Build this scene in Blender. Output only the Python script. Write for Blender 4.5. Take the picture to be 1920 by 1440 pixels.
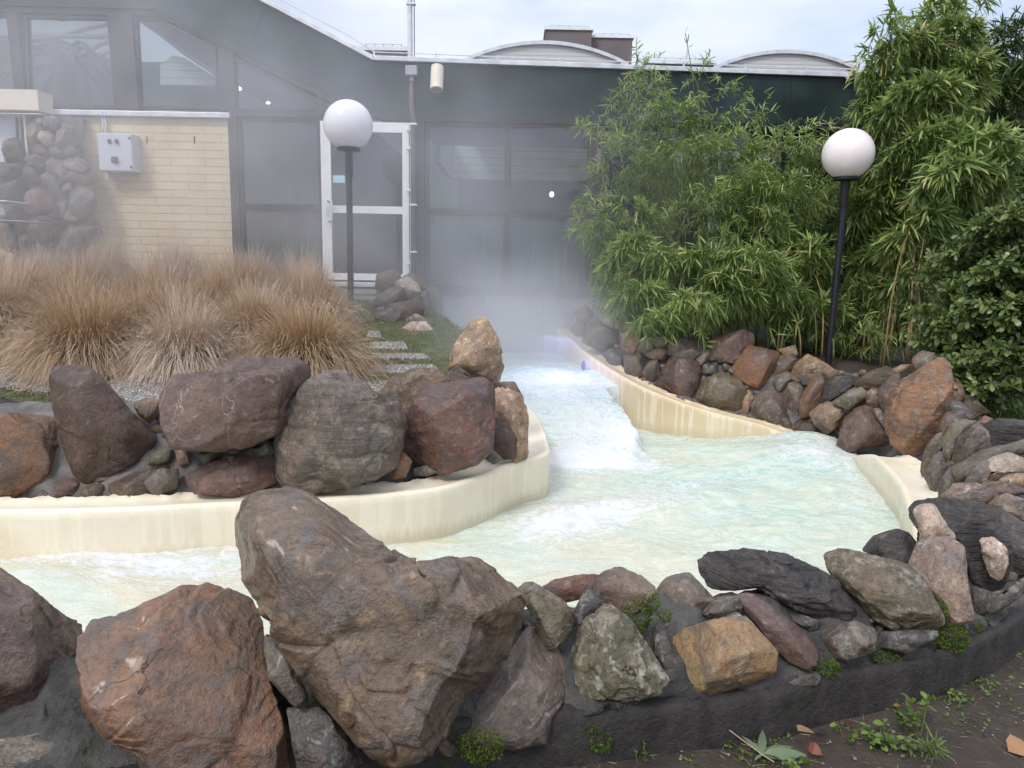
import bpy, math, random
import numpy as np
from mathutils import Vector, Matrix
for o in list(bpy.data.objects): bpy.data.objects.remove(o)
random.seed(7); RNG = np.random.default_rng(7)
S = bpy.context.scene; COL = S.collection
# ------------------------------------------------------------------ camera
F = 1400.; TILT = math.radians(9.0); ROLL = math.radians(1.1); EYE = 1.6
fw = np.array([0, math.cos(TILT), -math.sin(TILT)])
_r0 = np.array([1., 0, 0]); _u0 = np.cross(_r0, fw)
rt = _r0*math.cos(ROLL) + _u0*math.sin(ROLL); up = -_r0*math.sin(ROLL) + _u0*math.cos(ROLL)
CAM = np.array([0, 0, EYE])
cd = bpy.data.cameras.new('camera'); cam = bpy.data.objects.new('camera', cd); COL.objects.link(cam)
cd.sensor_width = 36; cd.lens = F/1920*36; cd.clip_end = 2000; cd.clip_start = .05
M = Matrix(((rt[0], up[0], -fw[0]), (rt[1], up[1], -fw[1]), (rt[2], up[2], -fw[2])))
cam.matrix_world = Matrix.Translation(CAM) @ M.to_4x4(); S.camera = cam
def ray(px, py): return fw + rt*(px-960)/F - up*(py-720)/F
def W(px, py, Y): d = ray(px, py); return CAM + d*(Y/d[1])          # point of the photo at depth Y
def Z(px, py, z): d = ray(px, py); return CAM + d*((z-EYE)/d[2])    # point of the photo at height z
# ------------------------------------------------------------------ light
S.view_settings.view_transform = 'Standard'; S.view_settings.look = 'None'
S.view_settings.exposure = 0.27; S.view_settings.gamma = 1
S.cycles.use_denoising = True
S.cycles.max_bounces = 7; S.cycles.diffuse_bounces = 3; S.cycles.glossy_bounces = 3
S.cycles.transparent_max_bounces = 12; S.cycles.transmission_bounces = 4; S.cycles.volume_bounces = 3
S.cycles.volume_step_rate = 1.0; S.cycles.volume_max_steps = 48
SUN_EL, SUN_AZ = math.radians(48), math.radians(215)   # azimuth clockwise from +Y: behind the camera, to the left
wd = bpy.data.worlds.new('World'); S.world = wd; wd.use_nodes = True
nt = wd.node_tree; nt.nodes.clear()
def N(nt, t, **k):
    n = nt.nodes.new(t)
    for a, b in k.items():
        if a in n.inputs.keys() if isinstance(a, str) and a in [i.name for i in n.inputs] else False: n.inputs[a].default_value = b
        else: setattr(n, a, b)
    return n
L = lambda nt, a, b: nt.links.new(a, b)
out = nt.nodes.new('ShaderNodeOutputWorld'); bg = nt.nodes.new('ShaderNodeBackground'); bg.inputs[1].default_value = .1
sky = nt.nodes.new('ShaderNodeTexSky'); sky.sky_type = 'NISHITA'; sky.sun_disc = False
sky.sun_elevation = SUN_EL; sky.sun_rotation = SUN_AZ
tc = nt.nodes.new('ShaderNodeTexCoord'); mp = nt.nodes.new('ShaderNodeMapping'); mp.inputs['Scale'].default_value = (1.6, 1.6, 4.5)
ns = nt.nodes.new('ShaderNodeTexNoise'); ns.inputs['Scale'].default_value = 1.3; ns.inputs['Detail'].default_value = 5; ns.inputs['Roughness'].default_value = .55
rp = nt.nodes.new('ShaderNodeValToRGB'); rp.color_ramp.elements[0].position = .36; rp.color_ramp.elements[1].position = .58
rp.color_ramp.elements[0].color = (.22, .22, .22, 1); rp.color_ramp.elements[1].color = (.97, .97, .97, 1)
sp = nt.nodes.new('ShaderNodeSeparateXYZ'); mr = nt.nodes.new('ShaderNodeMapRange')
mr.inputs['From Min'].default_value = .05; mr.inputs['From Max'].default_value = .95; mr.inputs['To Min'].default_value = 6.3; mr.inputs['To Max'].default_value = 15
cc = nt.nodes.new('ShaderNodeVectorMath'); cc.operation = 'SCALE'; cc.inputs[0].default_value = (.96, 1.0, 1.14)
mx = nt.nodes.new('ShaderNodeMix'); mx.data_type = 'RGBA'
tint = nt.nodes.new('ShaderNodeMix'); tint.data_type = 'RGBA'; tint.blend_type = 'ADD'; tint.inputs[0].default_value = 1; tint.inputs[7].default_value = (1.9, 2.2, 2.6, 1)
L(nt, tc.outputs['Generated'], mp.inputs[0]); L(nt, mp.outputs[0], ns.inputs[0]); L(nt, ns.outputs[0], rp.inputs[0])
L(nt, tc.outputs['Generated'], sp.inputs[0]); L(nt, sp.outputs[2], mr.inputs[0]); L(nt, mr.outputs[0], cc.inputs['Scale'])
L(nt, rp.outputs[0], mx.inputs[0]); L(nt, sky.outputs[0], tint.inputs[6]); L(nt, tint.outputs[2], mx.inputs[6]); L(nt, cc.outputs[0], mx.inputs[7])
L(nt, mx.outputs[2], bg.inputs[0]); L(nt, bg.outputs[0], out.inputs[0])
sd = bpy.data.lights.new('sun', 'SUN'); sd.energy = 1.5; sd.angle = math.radians(14); sd.color = (1, .96, .9)
so = bpy.data.objects.new('sun', sd); COL.objects.link(so)
sv = Vector((math.sin(SUN_AZ)*math.cos(SUN_EL), math.cos(SUN_AZ)*math.cos(SUN_EL), math.sin(SUN_EL)))
so.rotation_euler = sv.to_track_quat('Z', 'Y').to_euler(); so.location = (0, -5, 12)
# ------------------------------------------------------------------ helpers
def tag(o, label=None, cat=None, group=None, kind=None):
    if label: o['label'] = label
    if cat: o['category'] = cat
    if group: o['group'] = group
    if kind: o['kind'] = kind
    return o
def empty(name, loc, label, cat, group=None):
    o = bpy.data.objects.new(name, None); COL.objects.link(o); o.location = loc; o.empty_display_size = .1
    return tag(o, label, cat, group)
bpy.context.view_layer.update()
def mesh(name, v, f, mat, parent=None, smooth=False, origin=None, attrs=None):
    """v: Nx3 world points, f: faces. Origin at 'origin' (default: the centre of its base)."""
    v = np.asarray(v, float)
    if origin is None: origin = ((v[:, 0].min()+v[:, 0].max())/2, (v[:, 1].min()+v[:, 1].max())/2, v[:, 2].min())
    origin = np.asarray(origin, float)
    me = bpy.data.meshes.new(name)
    lv = v-origin
    if isinstance(f, np.ndarray):
        n, k = f.shape
        me.vertices.add(len(lv)); me.vertices.foreach_set('co', lv.astype(np.float32).ravel())
        me.loops.add(n*k); me.loops.foreach_set('vertex_index', f.astype(np.int32).ravel())
        me.polygons.add(n); me.polygons.foreach_set('loop_start', np.arange(0, n*k, k, dtype=np.int32))
        me.update(calc_edges=True)
    else:
        me.from_pydata(lv.tolist(), [], f); me.update()
    me.polygons.foreach_set('use_smooth', np.full(len(me.polygons), bool(smooth)))
    if attrs:
        for k, a in attrs.items():
            at = me.attributes.new(k, 'FLOAT', 'POINT'); at.data.foreach_set('value', np.asarray(a, np.float32))
    if mat: me.materials.append(mat)
    o = bpy.data.objects.new(name, me); COL.objects.link(o); o.location = origin
    if parent is not None:
        o.parent = parent
        pl = np.array(parent_world(parent)); o.location = origin-pl
    return o
def parent_world(p):
    l = np.array(p.location)
    while p.parent is not None: p = p.parent; l = l+np.array(p.location)
    return l
class MB:                                                      # collects shapes of ONE mesh
    def __init__(s): s.v = []; s.f = []
    def add(s, v, f):
        b = len(s.v); s.v += [tuple(p) for p in v]; s.f += [tuple(i+b for i in q) for q in f]; return s
    def box(s, x0, x1, y0, y1, z0, z1):
        return s.add([(x0,y0,z0),(x1,y0,z0),(x1,y1,z0),(x0,y1,z0),(x0,y0,z1),(x1,y0,z1),(x1,y1,z1),(x0,y1,z1)],
                     [(0,3,2,1),(4,5,6,7),(0,1,5,4),(1,2,6,5),(2,3,7,6),(3,0,4,7)])
    def prism(s, pts, y0, y1):                                 # polygon in x,z extruded along y
        n = len(pts); a = sum(pts[i][0]*pts[(i+1) % n][1]-pts[(i+1) % n][0]*pts[i][1] for i in range(n))
        if a < 0: pts = pts[::-1]
        v = [(p[0], y0, p[1]) for p in pts]+[(p[0], y1, p[1]) for p in pts]
        return s.add(v, [tuple(range(n)), tuple(range(2*n-1, n-1, -1))]+[(i, i+n, (i+1) % n+n, (i+1) % n) for i in range(n)])
    def tube(s, pts, r, k=8, cap=True):
        pts = [Vector(p) for p in pts]; rr = r if isinstance(r, (list, tuple)) else [r]*len(pts)
        v = []; f = []
        for i, p in enumerate(pts):
            d = (pts[min(i+1, len(pts)-1)]-pts[max(i-1, 0)]).normalized()
            a = d.orthogonal().normalized() if i == 0 else (a-d*a.dot(d)).normalized()
            b = d.cross(a)
            for j in range(k):
                t = 2*math.pi*j/k; v.append(p+(a*math.cos(t)+b*math.sin(t))*rr[i])
        for i in range(len(pts)-1):
            for j in range(k): f.append((i*k+j, i*k+(j+1) % k, (i+1)*k+(j+1) % k, (i+1)*k+j))
        if cap: f.append(tuple(range(k-1, -1, -1))); f.append(tuple((len(pts)-1)*k+j for j in range(k)))
        return s.add(v, f)
    def lathe(s, c, prof, k=32):                               # prof: (r, z) bottom to top
        v = []; f = []
        for r, z in prof:
            for j in range(k): t = 2*math.pi*j/k; v.append((c[0]+r*math.cos(t), c[1]+r*math.sin(t), c[2]+z))
        for i in range(len(prof)-1):
            for j in range(k): f.append((i*k+j, i*k+(j+1) % k, (i+1)*k+(j+1) % k, (i+1)*k+j))
        f.append(tuple(range(k-1, -1, -1))); f.append(tuple((len(prof)-1)*k+j for j in range(k)))
        return s.add(v, f)
    def build(s, name, mat, parent=None, smooth=False, bevel=0, origin=None):
        o = mesh(name, s.v, s.f, mat, parent, smooth, origin)
        if bevel:
            m = o.modifiers.new('bevel', 'BEVEL'); m.width = bevel; m.segments = 2; m.limit_method = 'ANGLE'; m.angle_limit = math.radians(40)
        if smooth == 'auto':
            o.data.polygons.foreach_set('use_smooth', [True]*len(o.data.polygons)); o.data.set_sharp_from_angle(angle=math.radians(40))
        return o
# numpy gradient noise
_perm = RNG.permutation(4096).astype(np.int64); _grad = RNG.normal(size=(4096, 3)); _grad /= np.linalg.norm(_grad, axis=1)[:, None]
def _h(i, j, k): return _perm[(_perm[(_perm[i & 4095]+j) & 4095]+k) & 4095]
def noise(p):
    pi = np.floor(p).astype(np.int64); pf = p-pi; u = pf*pf*pf*(pf*(pf*6-15)+10); r = 0
    for a in (0, 1):
        for b in (0, 1):
            for c in (0, 1):
                g = _grad[_h(pi[:, 0]+a, pi[:, 1]+b, pi[:, 2]+c)]
                d = (g*(pf-np.array([a, b, c]))).sum(1)
                w = (u[:, 0] if a else 1-u[:, 0])*(u[:, 1] if b else 1-u[:, 1])*(u[:, 2] if c else 1-u[:, 2])
                r = r+w*d
    return r*1.6
def fbm(p, o=4, rough=.5, ridged=False):
    r = 0; a = 1; t = 0
    for i in range(o):
        n = noise(p*(2.03**i)+17.3*i)
        r = r+a*((1-2*np.abs(n)) if ridged else n); t += a; a *= rough
    return r/t
def sstep(x, a, b): t = np.clip((x-a)/(b-a), 0, 1); return t*t*(3-2*t)
def interp(x, xs, ys): return float(np.interp(x, xs, ys))
# ------------------------------------------------------------------ materials
def newmat(name):
    m = bpy.data.materials.new(name); m.use_nodes = True; nt = m.node_tree; nt.nodes.clear()
    o = nt.nodes.new('ShaderNodeOutputMaterial'); p = nt.nodes.new('ShaderNodeBsdfPrincipled'); L(nt, p.outputs[0], o.inputs[0])
    return m, nt, p, o
def c4(c): return (*c, 1)
def node(nt, t, ins=None, **k):
    n = nt.nodes.new(t)
    for a, b in k.items(): setattr(n, a, b)
    for a, b in (ins or {}).items():
        if isinstance(b, bpy.types.NodeSocket): nt.links.new(b, n.inputs[a])
        else: n.inputs[a].default_value = b
    return n
def mixc(nt, fac, a, b, mode='MIX'):
    n = nt.nodes.new('ShaderNodeMix'); n.data_type = 'RGBA'; n.blend_type = mode
    for i, x in ((0, fac), (6, a), (7, b)):
        if isinstance(x, bpy.types.NodeSocket): nt.links.new(x, n.inputs[i])
        else: n.inputs[i].default_value = x if i == 0 else (c4(x) if len(x) == 3 else x)
    return n.outputs[2]
def ramp(nt, x, a, b, ca=0., cb=1.):
    n = nt.nodes.new('ShaderNodeMapRange'); n.interpolation_type = 'SMOOTHSTEP'; nt.links.new(x, n.inputs[0])
    n.inputs[1].default_value = a; n.inputs[2].default_value = b; n.inputs[3].default_value = ca; n.inputs[4].default_value = cb
    return n.outputs[0]
def ntex(nt, vec, scale, detail=4, rough=.55, dist=0.):
    n = node(nt, 'ShaderNodeTexNoise', {'Vector': vec, 'Scale': scale, 'Detail': detail, 'Roughness': rough, 'Distortion': dist}); return n.outputs[0]
def simple(name, col, rough=.6, metal=0., var=.15, vscale=6., bump=.0, bscale=60., spec=.4, coord='Object'):
    m, nt, p, o = newmat(name); tc = node(nt, 'ShaderNodeTexCoord').outputs[coord]
    n = ntex(nt, tc, vscale, 5); lo = tuple(c*(1-var) for c in col); hi = tuple(min(1, c*(1+var)) for c in col)
    nt.links.new(mixc(nt, ramp(nt, n, .3, .7), lo, hi), p.inputs['Base Color'])
    p.inputs['Roughness'].default_value = rough; p.inputs['Metallic'].default_value = metal; p.inputs['Specular IOR Level'].default_value = spec
    if bump:
        b = node(nt, 'ShaderNodeBump', {'Height': ntex(nt, tc, bscale, 6), 'Strength': bump, 'Distance': .01}); nt.links.new(b.outputs[0], p.inputs['Normal'])
    return m
PAL = dict(
 purple=((.112,.070,.060),(.058,.040,.038),(.165,.12,.10)), orange=((.25,.125,.062),(.14,.078,.048),(.13,.105,.085)),
 brown=((.128,.090,.058),(.062,.045,.032),(.21,.15,.09)), grey=((.128,.115,.10),(.066,.058,.053),(.20,.175,.15)),
 olive=((.13,.115,.08),(.072,.064,.047),(.21,.19,.155)), tan=((.29,.21,.135),(.15,.105,.072),(.42,.34,.26)),
 ochre=((.29,.19,.10),(.165,.11,.06),(.21,.18,.085)), slate=((.062,.056,.056),(.032,.029,.031),(.12,.105,.098)),
 red=((.165,.085,.066),(.09,.053,.050),(.23,.16,.12)), pink=((.215,.165,.135),(.12,.09,.078),(.34,.275,.225)),
 pale=((.50,.42,.35),(.24,.19,.16),(.66,.60,.54)), rust=((.28,.15,.078),(.14,.082,.055),(.13,.11,.095)),
 green=((.13,.125,.085),(.06,.06,.045),(.27,.25,.21)))
RM = {}
def rockmat(kind, vein=0, strata=0, wet=.5, lichen=0., tilt=0., fine=1.):
    key = (kind, vein, strata, wet, lichen, tilt)
    if key in RM: return RM[key]
    a, b, c = [(x[0]*1.10, x[1]*1.0, x[2]*.90) for x in PAL[kind]]; m, nt, p, o = newmat('rock_'+kind)
    tc = node(nt, 'ShaderNodeTexCoord').outputs['Object']; oi = node(nt, 'ShaderNodeObjectInfo')
    off = node(nt, 'ShaderNodeVectorMath', {0: oi.outputs['Random'], 1: (37., 91., 53.)}, operation='MULTIPLY').outputs[0]
    v = node(nt, 'ShaderNodeVectorMath', {0: tc, 1: off}, operation='ADD').outputs[0]
    n1 = ntex(nt, v, 3.2, 9, .62, .25); n2 = ntex(nt, v, 8.5, 10, .66, .25); n3 = ntex(nt, v, 70, 5, .7); n4 = ntex(nt, v, 2.0, 6, .6, 1.5)
    col = mixc(nt, ramp(nt, n1, .36, .60), b, a)
    col = mixc(nt, ramp(nt, n2, .52, .66, 0, .75), col, c)
    d = tuple(x*.5 for x in b)
    oth = dict(purple=(.15,.095,.06), red=(.10,.075,.07), brown=(.12,.10,.085), grey=(.15,.105,.075), olive=(.16,.11,.07), slate=(.075,.06,.05), tan=(.22,.15,.12), ochre=(.16,.12,.09), rust=(.11,.085,.07), pink=(.16,.14,.13), pale=(.3,.2,.13), orange=(.12,.10,.09), green=(.15,.11,.08))[kind]
    n6 = ntex(nt, v, 2.6, 7, .62, 2.2)
    col = mixc(nt, ramp(nt, n6, .50, .62, 0, .8), col, oth)
    col = mixc(nt, ramp(nt, n4, .56, .68, 0, .55), col, tuple((x*.75+y*.25) for x, y in zip(a, c)))
    col = mixc(nt, ramp(nt, n3, .48, .66, 0, .6), col, d)
    n7 = ntex(nt, v, 24, 8, .72, .6); col = mixc(nt, ramp(nt, n7, .54, .66, 0, .6), col, tuple(min(1, x*1.35) for x in c)); col = mixc(nt, ramp(nt, n7, .46, .36, 0, .55), col, d)
    n5 = ntex(nt, v, 160, 3, .6)
    col = mixc(nt, ramp(nt, n5, .66, .78, 0, .5), col, tuple(min(1, x*2.0) for x in c))
    h = node(nt, 'ShaderNodeMath', {0: n2, 1: .9}, operation='MULTIPLY').outputs[0]
    hs = [(n2, .50-.20*wet), (n7, .26), (n3, .18*fine), (n5, .07)]; p.inputs['Coat Weight'].default_value = .35*wet; p.inputs['Coat Roughness'].default_value = .22
    if strata:
        mp = node(nt, 'ShaderNodeMapping', {'Vector': v, 'Rotation': (0, tilt, .3), 'Scale': (2.2, 2.2, 22)}).outputs[0]
        ns = ntex(nt, mp, 1.6, 7, .65, .4)
        col = mixc(nt, ramp(nt, ns, .45, .62, 0, .55*strata), col, d); hs.append((ns, .9*strata))
    mp2 = node(nt, 'ShaderNodeMapping', {'Vector': v, 'Scale': (5., 5., 3.2)}).outputs[0]
    wv = node(nt, 'ShaderNodeVectorMath', {0: mp2, 1: node(nt, 'ShaderNodeTexNoise', {'Vector': v, 'Scale': 6., 'Detail': 6.}).outputs['Color']}, operation='ADD').outputs[0]
    vo = node(nt, 'ShaderNodeTexVoronoi', {'Vector': wv, 'Scale': 1.3}, feature='DISTANCE_TO_EDGE').outputs[0]
    crk = ramp(nt, vo, .0, .012)                                       # 0 in a crack
    msk = ramp(nt, n4, .34, .42)
    crk2 = node(nt, 'ShaderNodeMath', {0: crk, 1: msk}, operation='MAXIMUM').outputs[0]
    col = mixc(nt, crk2, d, col); hs.append((crk2, .35))
    if vein:
        mp3 = node(nt, 'ShaderNodeMapping', {'Vector': v, 'Scale': (9., 3., .8)}).outputs[0]
        wv3 = node(nt, 'ShaderNodeVectorMath', {0: mp3, 1: node(nt, 'ShaderNodeTexNoise', {'Vector': v, 'Scale': 9., 'Detail': 5.}).outputs['Color']}, operation='ADD').outputs[0]
        vv = node(nt, 'ShaderNodeTexVoronoi', {'Vector': wv3, 'Scale': .55}, feature='DISTANCE_TO_EDGE').outputs[0]
        col = mixc(nt, node(nt, 'ShaderNodeMath', {0: ramp(nt, vv, .002, .010, .8, 0), 1: ramp(nt, n1, .46, .56)}, operation='MULTIPLY').outputs[0], col, (.36, .31, .25))
    if lichen:
        nl = ntex(nt, v, 14, 9, .75); geo = node(nt, 'ShaderNodeNewGeometry'); sz = node(nt, 'ShaderNodeSeparateXYZ', {0: geo.outputs['Normal']}).outputs[2]
        ml = node(nt, 'ShaderNodeMath', {0: ramp(nt, nl, .53, .62), 1: lichen}, operation='MULTIPLY').outputs[0]
        col = mixc(nt, ml, col, (.36, .36, .31))
        nm = ntex(nt, v, 6, 8, .7); mm = node(nt, 'ShaderNodeMath', {0: ramp(nt, nm, .60, .66), 1: lichen*.7}, operation='MULTIPLY').outputs[0]
        col = mixc(nt, mm, col, (.10, .115, .03))
    hv = node(nt, 'ShaderNodeHueSaturation', {'Color': col, 'Value': ramp(nt, oi.outputs['Random'], 0, 1, .82, 1.2)}); nt.links.new(hv.outputs[0], p.inputs['Base Color'])
    nt.links.new(ramp(nt, n1, .35, .65, .44-.22*wet, .62-.24*wet), p.inputs['Roughness']); p.inputs['Specular IOR Level'].default_value = .45+.3*wet
    acc = None
    for s, w in hs:
        q = node(nt, 'ShaderNodeMath', {0: s, 1: w}, operation='MULTIPLY').outputs[0]
        acc = q if acc is None else node(nt, 'ShaderNodeMath', {0: acc, 1: q}, operation='ADD').outputs[0]
    bp = node(nt, 'ShaderNodeBump', {'Height': acc, 'Strength': 1., 'Distance': .034}); nt.links.new(bp.outputs[0], p.inputs['Normal'])
    RM[key] = m; return m
def leafmat(name, cols, rough=.45, trans=.3, spec=.4, pos=None):
    m, nt, p, o = newmat(name); at = node(nt, 'ShaderNodeAttribute', attribute_name='rnd').outputs['Fac']
    r = nt.nodes.new('ShaderNodeValToRGB'); e = r.color_ramp.elements
    pos = pos or [i/(len(cols)-1) for i in range(len(cols))]
    e[0].position = pos[0]; e[0].color = c4(cols[0]); e[1].position = pos[-1]; e[1].color = c4(cols[-1])
    for q, c in zip(pos[1:-1], cols[1:-1]): k = e.new(q); k.color = c4(c)
    nt.links.new(at, r.inputs[0]); nt.links.new(r.outputs[0], p.inputs['Base Color']); p.inputs['Roughness'].default_value = rough; p.inputs['Specular IOR Level'].default_value = spec
    t = nt.nodes.new('ShaderNodeBsdfTranslucent'); nt.links.new(r.outputs[0], t.inputs[0]); mx = nt.nodes.new('ShaderNodeMixShader'); mx.inputs[0].default_value = trans
    nt.links.new(p.outputs[0], mx.inputs[1]); nt.links.new(t.outputs[0], mx.inputs[2]); nt.links.new(mx.outputs[0], o.inputs[0]); return m
def glassmat(name, tint=(.75, .8, .8), refl=.12, fog=0., fogcol=(.6, .65, .68), streak=False):
    m, nt, p, o = newmat(name); nt.nodes.remove(p)
    t = node(nt, 'ShaderNodeBsdfTransparent', {0: c4(tint)}); g = node(nt, 'ShaderNodeBsdfGlossy', {'Roughness': .03, 'Color': (.9, .92, 1, 1)})
    fr = node(nt, 'ShaderNodeFresnel', {'IOR': 1.6}); ad = node(nt, 'ShaderNodeMath', {0: fr.outputs[0], 1: refl}, operation='ADD'); ad.use_clamp = True
    mx = node(nt, 'ShaderNodeMixShader', {0: ad.outputs[0], 1: t.outputs[0], 2: g.outputs[0]}); res = mx.outputs[0]
    if fog:
        tcn = node(nt, 'ShaderNodeTexCoord').outputs['Object']
        mp = node(nt, 'ShaderNodeMapping', {'Vector': tcn, 'Scale': (9, 9, .8) if streak else (1.6, 1.6, 1.6)}).outputs[0]
        nn = ntex(nt, mp, 1.6, 6, .6, .5); ff = ramp(nt, nn, .3, .75, fog*.55, fog)
        d = node(nt, 'ShaderNodeBsdfDiffuse', {0: c4(fogcol)}); tl = node(nt, 'ShaderNodeBsdfTranslucent', {0: c4(fogcol)}); dm = node(nt, 'ShaderNodeMixShader', {0: .5, 1: d.outputs[0], 2: tl.outputs[0]})
        mx2 = node(nt, 'ShaderNodeMixShader', {0: ff, 1: res, 2: dm.outputs[0]}); res = mx2.outputs[0]
    nt.links.new(res, o.inputs[0]); return m
def emit(name, col, s):
    m, nt, p, o = newmat(name); nt.nodes.remove(p); e = node(nt, 'ShaderNodeEmission', {0: c4(col), 1: s}); nt.links.new(e.outputs[0], o.inputs[0]); return m
#@@PARTS
# ------------------------------------------------------------------ rocks
_topo = {}
def cubesphere(n):
    if n in _topo: return _topo[n]
    t = np.tan(np.linspace(-math.pi/4, math.pi/4, n+1)); P = []; Fc = []
    a, b = np.meshgrid(t, t, indexing='ij'); a = a.ravel(); b = b.ravel(); o = np.ones_like(a)
    for k, q in enumerate([(o, a, b), (-o, b, a), (a, o, -b), (b, -o, -a), (a, b, o), (b, a, -o)]):
        P.append(np.stack(q, 1)); base = k*(n+1)**2
        i, j = np.meshgrid(np.arange(n), np.arange(n), indexing='ij'); i = i.ravel(); j = j.ravel()
        Fc.append(base+np.stack([i*(n+1)+j, (i+1)*(n+1)+j, (i+1)*(n+1)+j+1, i*(n+1)+j+1], 1))
    P = np.concatenate(P); Fc = np.concatenate(Fc)
    key = np.round(P, 6); _, idx, inv = np.unique(key, axis=0, return_index=True, return_inverse=True)
    P = P[idx]; P /= np.linalg.norm(P, axis=1)[:, None]; Fc = inv.ravel()[Fc]
    c = P[Fc].mean(1); nn = np.cross(P[Fc[:, 1]]-P[Fc[:, 0]], P[Fc[:, 2]]-P[Fc[:, 0]]); flip = (nn*c).sum(1) < 0
    Fc[flip] = Fc[flip][:, ::-1]
    _topo[n] = (P, Fc); return _topo[n]
ROCKN = [0]; PIX = []
def rock(mat, Y, pts, th=.5, n=None, label=None, parent=None, cuts=9, amp=1., strata=0., name='boulder', flat=.42, seed=None, chip=1., group=None, lean=0., cat='boulder'):
    """A boulder whose outline is the closed pixel polygon pts, standing at depth Y; th: half thickness / half width."""
    ROCKN[0] += 1; rg = np.random.default_rng(seed if seed is not None else 1000+ROCKN[0])
    pts = np.array(pts, float); cx, cy = pts[:, 0], pts[:, 1]
    cr = cx*np.roll(cy, -1)-np.roll(cx, -1)*cy; A = cr.sum()/2
    cen = np.array([((cx+np.roll(cx, -1))*cr).sum()/(6*A), ((cy+np.roll(cy, -1))*cr).sum()/(6*A)])
    C = W(cen[0], cen[1], Y); v = ray(*cen); v = v/np.linalg.norm(v)
    if lean:                                                    # lean the plane of the outline back from the eye
        v = v*math.cos(lean)+np.cross(np.cross(v, [0, 0, 1.]), v)*math.sin(-lean); v /= np.linalg.norm(v)
    r = np.cross(v, [0, 0, 1.]); r /= np.linalg.norm(r); u = np.cross(r, v)
    q = []
    for p in pts:
        d = ray(*p); P = CAM+d*(np.dot(C-CAM, v)/np.dot(d, v)); q.append([(P-C)@r, (P-C)@u])
    q = np.array(q); ang = np.linspace(-math.pi, math.pi, 361)[:-1]; R = np.zeros(360)
    for i, t in enumerate(ang):
        d = np.array([math.cos(t), math.sin(t)]); best = 0
        for a, b in zip(q, np.roll(q, -1, 0)):
            e = b-a; den = d[0]*e[1]-d[1]*e[0]
            if abs(den) < 1e-12: continue
            tt = (a[0]*e[1]-a[1]*e[0])/den; s = (a[0]*d[1]-a[1]*d[0])/den
            if tt > 0 and -1e-9 <= s <= 1+1e-9: best = max(best, tt)
        R[i] = best
    k = np.array([1, 2, 3, 2, 1.]); k /= k.sum(); R = sum(np.roll(R, s)*w for s, w in zip((-2, -1, 0, 1, 2), k))
    area = abs(.5*np.sum(R*np.roll(R, -1)*math.sin(2*math.pi/360))); size = math.sqrt(area)
    px = math.sqrt(abs(A))
    if n is None: n = int(np.clip(px/4.2, 12, 84))
    D, Fc = cubesphere(n)
    s = np.hypot(D[:, 0], D[:, 1]); t = np.arctan2(D[:, 1], D[:, 0])
    Rt = np.interp((t+math.pi)/(2*math.pi)*360, np.arange(361), np.append(R, R[0]))
    rad = Rt*s**flat; hz = th*size*.62
    p = np.stack([rad*np.cos(t), rad*np.sin(t), hz*np.sign(D[:, 2])*np.abs(D[:, 2])**.8], 1)   # z toward the eye
    PIX.append(pts)
    for _ in range(cuts+4):
        nrm = np.array([rg.uniform(-1.1, 1.1), rg.uniform(-.7, 1.1), rg.uniform(.25, 1.1)]); nrm /= np.linalg.norm(nrm)
        d = p@nrm; lim = d.max()*rg.uniform(.64, .90); p -= nrm*np.maximum(0, d-lim)[:, None]*.94
    nr = p/np.maximum(np.linalg.norm(p, axis=1), 1e-6)[:, None]*np.array([1, 1, 1.2]); nr /= np.linalg.norm(nr, axis=1)[:, None]
    so_ = rg.uniform(0, 100, 3); x = p/size+so_
    disp = .034*fbm(x*1.7, 3)+.010*fbm(x*4.3, 4, .5, True)
    qs = (fbm(x*np.array([1.3, 1.3, 1.3])+40, 3, .5)+.25*(x@np.array([.5, 1.1, .3])))*5.5; fr = qs-np.floor(qs); disp = disp+chip*.015*(np.floor(qs)+sstep(fr, .44, .56)-qs)
    if n > 24: disp = disp+.006*fbm(x*15, 3, .6)
    if n > 50: disp = disp+.003*fbm(x*38, 2, .6)
    # chipped facets: voronoi cells with their own offset and dark seams between
    K = 16; sd_ = rg.uniform(-1, 1, (K, 3))*np.array([R.max()*.9, R.max()*.9, hz*1.1])/size
    w = p/size+.07*np.stack([noise(x*3+i*9) for i in range(3)], 1)
    dd = np.sqrt((((w[:, None, :]-sd_[None])*np.array([1, 1.25, .8]))**2).sum(2)); od = np.argsort(dd, 1)[:, :2]
    f1 = np.take_along_axis(dd, od, 1); edge = f1[:, 1]-f1[:, 0]; off = rg.uniform(-1, 1, K)
    disp = disp+chip*(.036*off[od[:, 0]]*sstep(edge, 0, .05)-.012*(1-sstep(edge, 0, .022)))
    if strata:
        sn = np.array([math.sin(.35), math.cos(.35), .4]); la = x@sn*(9+3*rg.random())+fbm(x*2, 2)*1.2
        disp = disp+strata*.02*(np.abs((la % 1)-.5)*2-.5)
    p = p+nr*(disp*size*amp)[:, None]
    tb = np.arctan2(p[:, 1], p[:, 0]); rb_ = np.hypot(p[:, 0], p[:, 1]); NB = 90 if n > 22 else 40; bi = ((tb+math.pi)/(2*math.pi)*NB).astype(int) % NB; mr_ = np.zeros(NB); np.maximum.at(mr_, bi, rb_)
    Rb = np.interp((np.arange(NB)+.5)/NB*360, np.arange(361), np.append(R, R[0])); ra = np.clip(Rb/np.maximum(mr_, 1e-4), .85, 1.9); ra = .22*np.roll(ra, 1)+.56*ra+.22*np.roll(ra, -1)
    p[:, :2] *= ((1.04 if n > 50 else 1.085)*np.interp((tb+math.pi)/(2*math.pi)*NB, np.arange(-1, NB+1)+.5, np.r_[ra[-1], ra, ra[0]]))[:, None]
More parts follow.
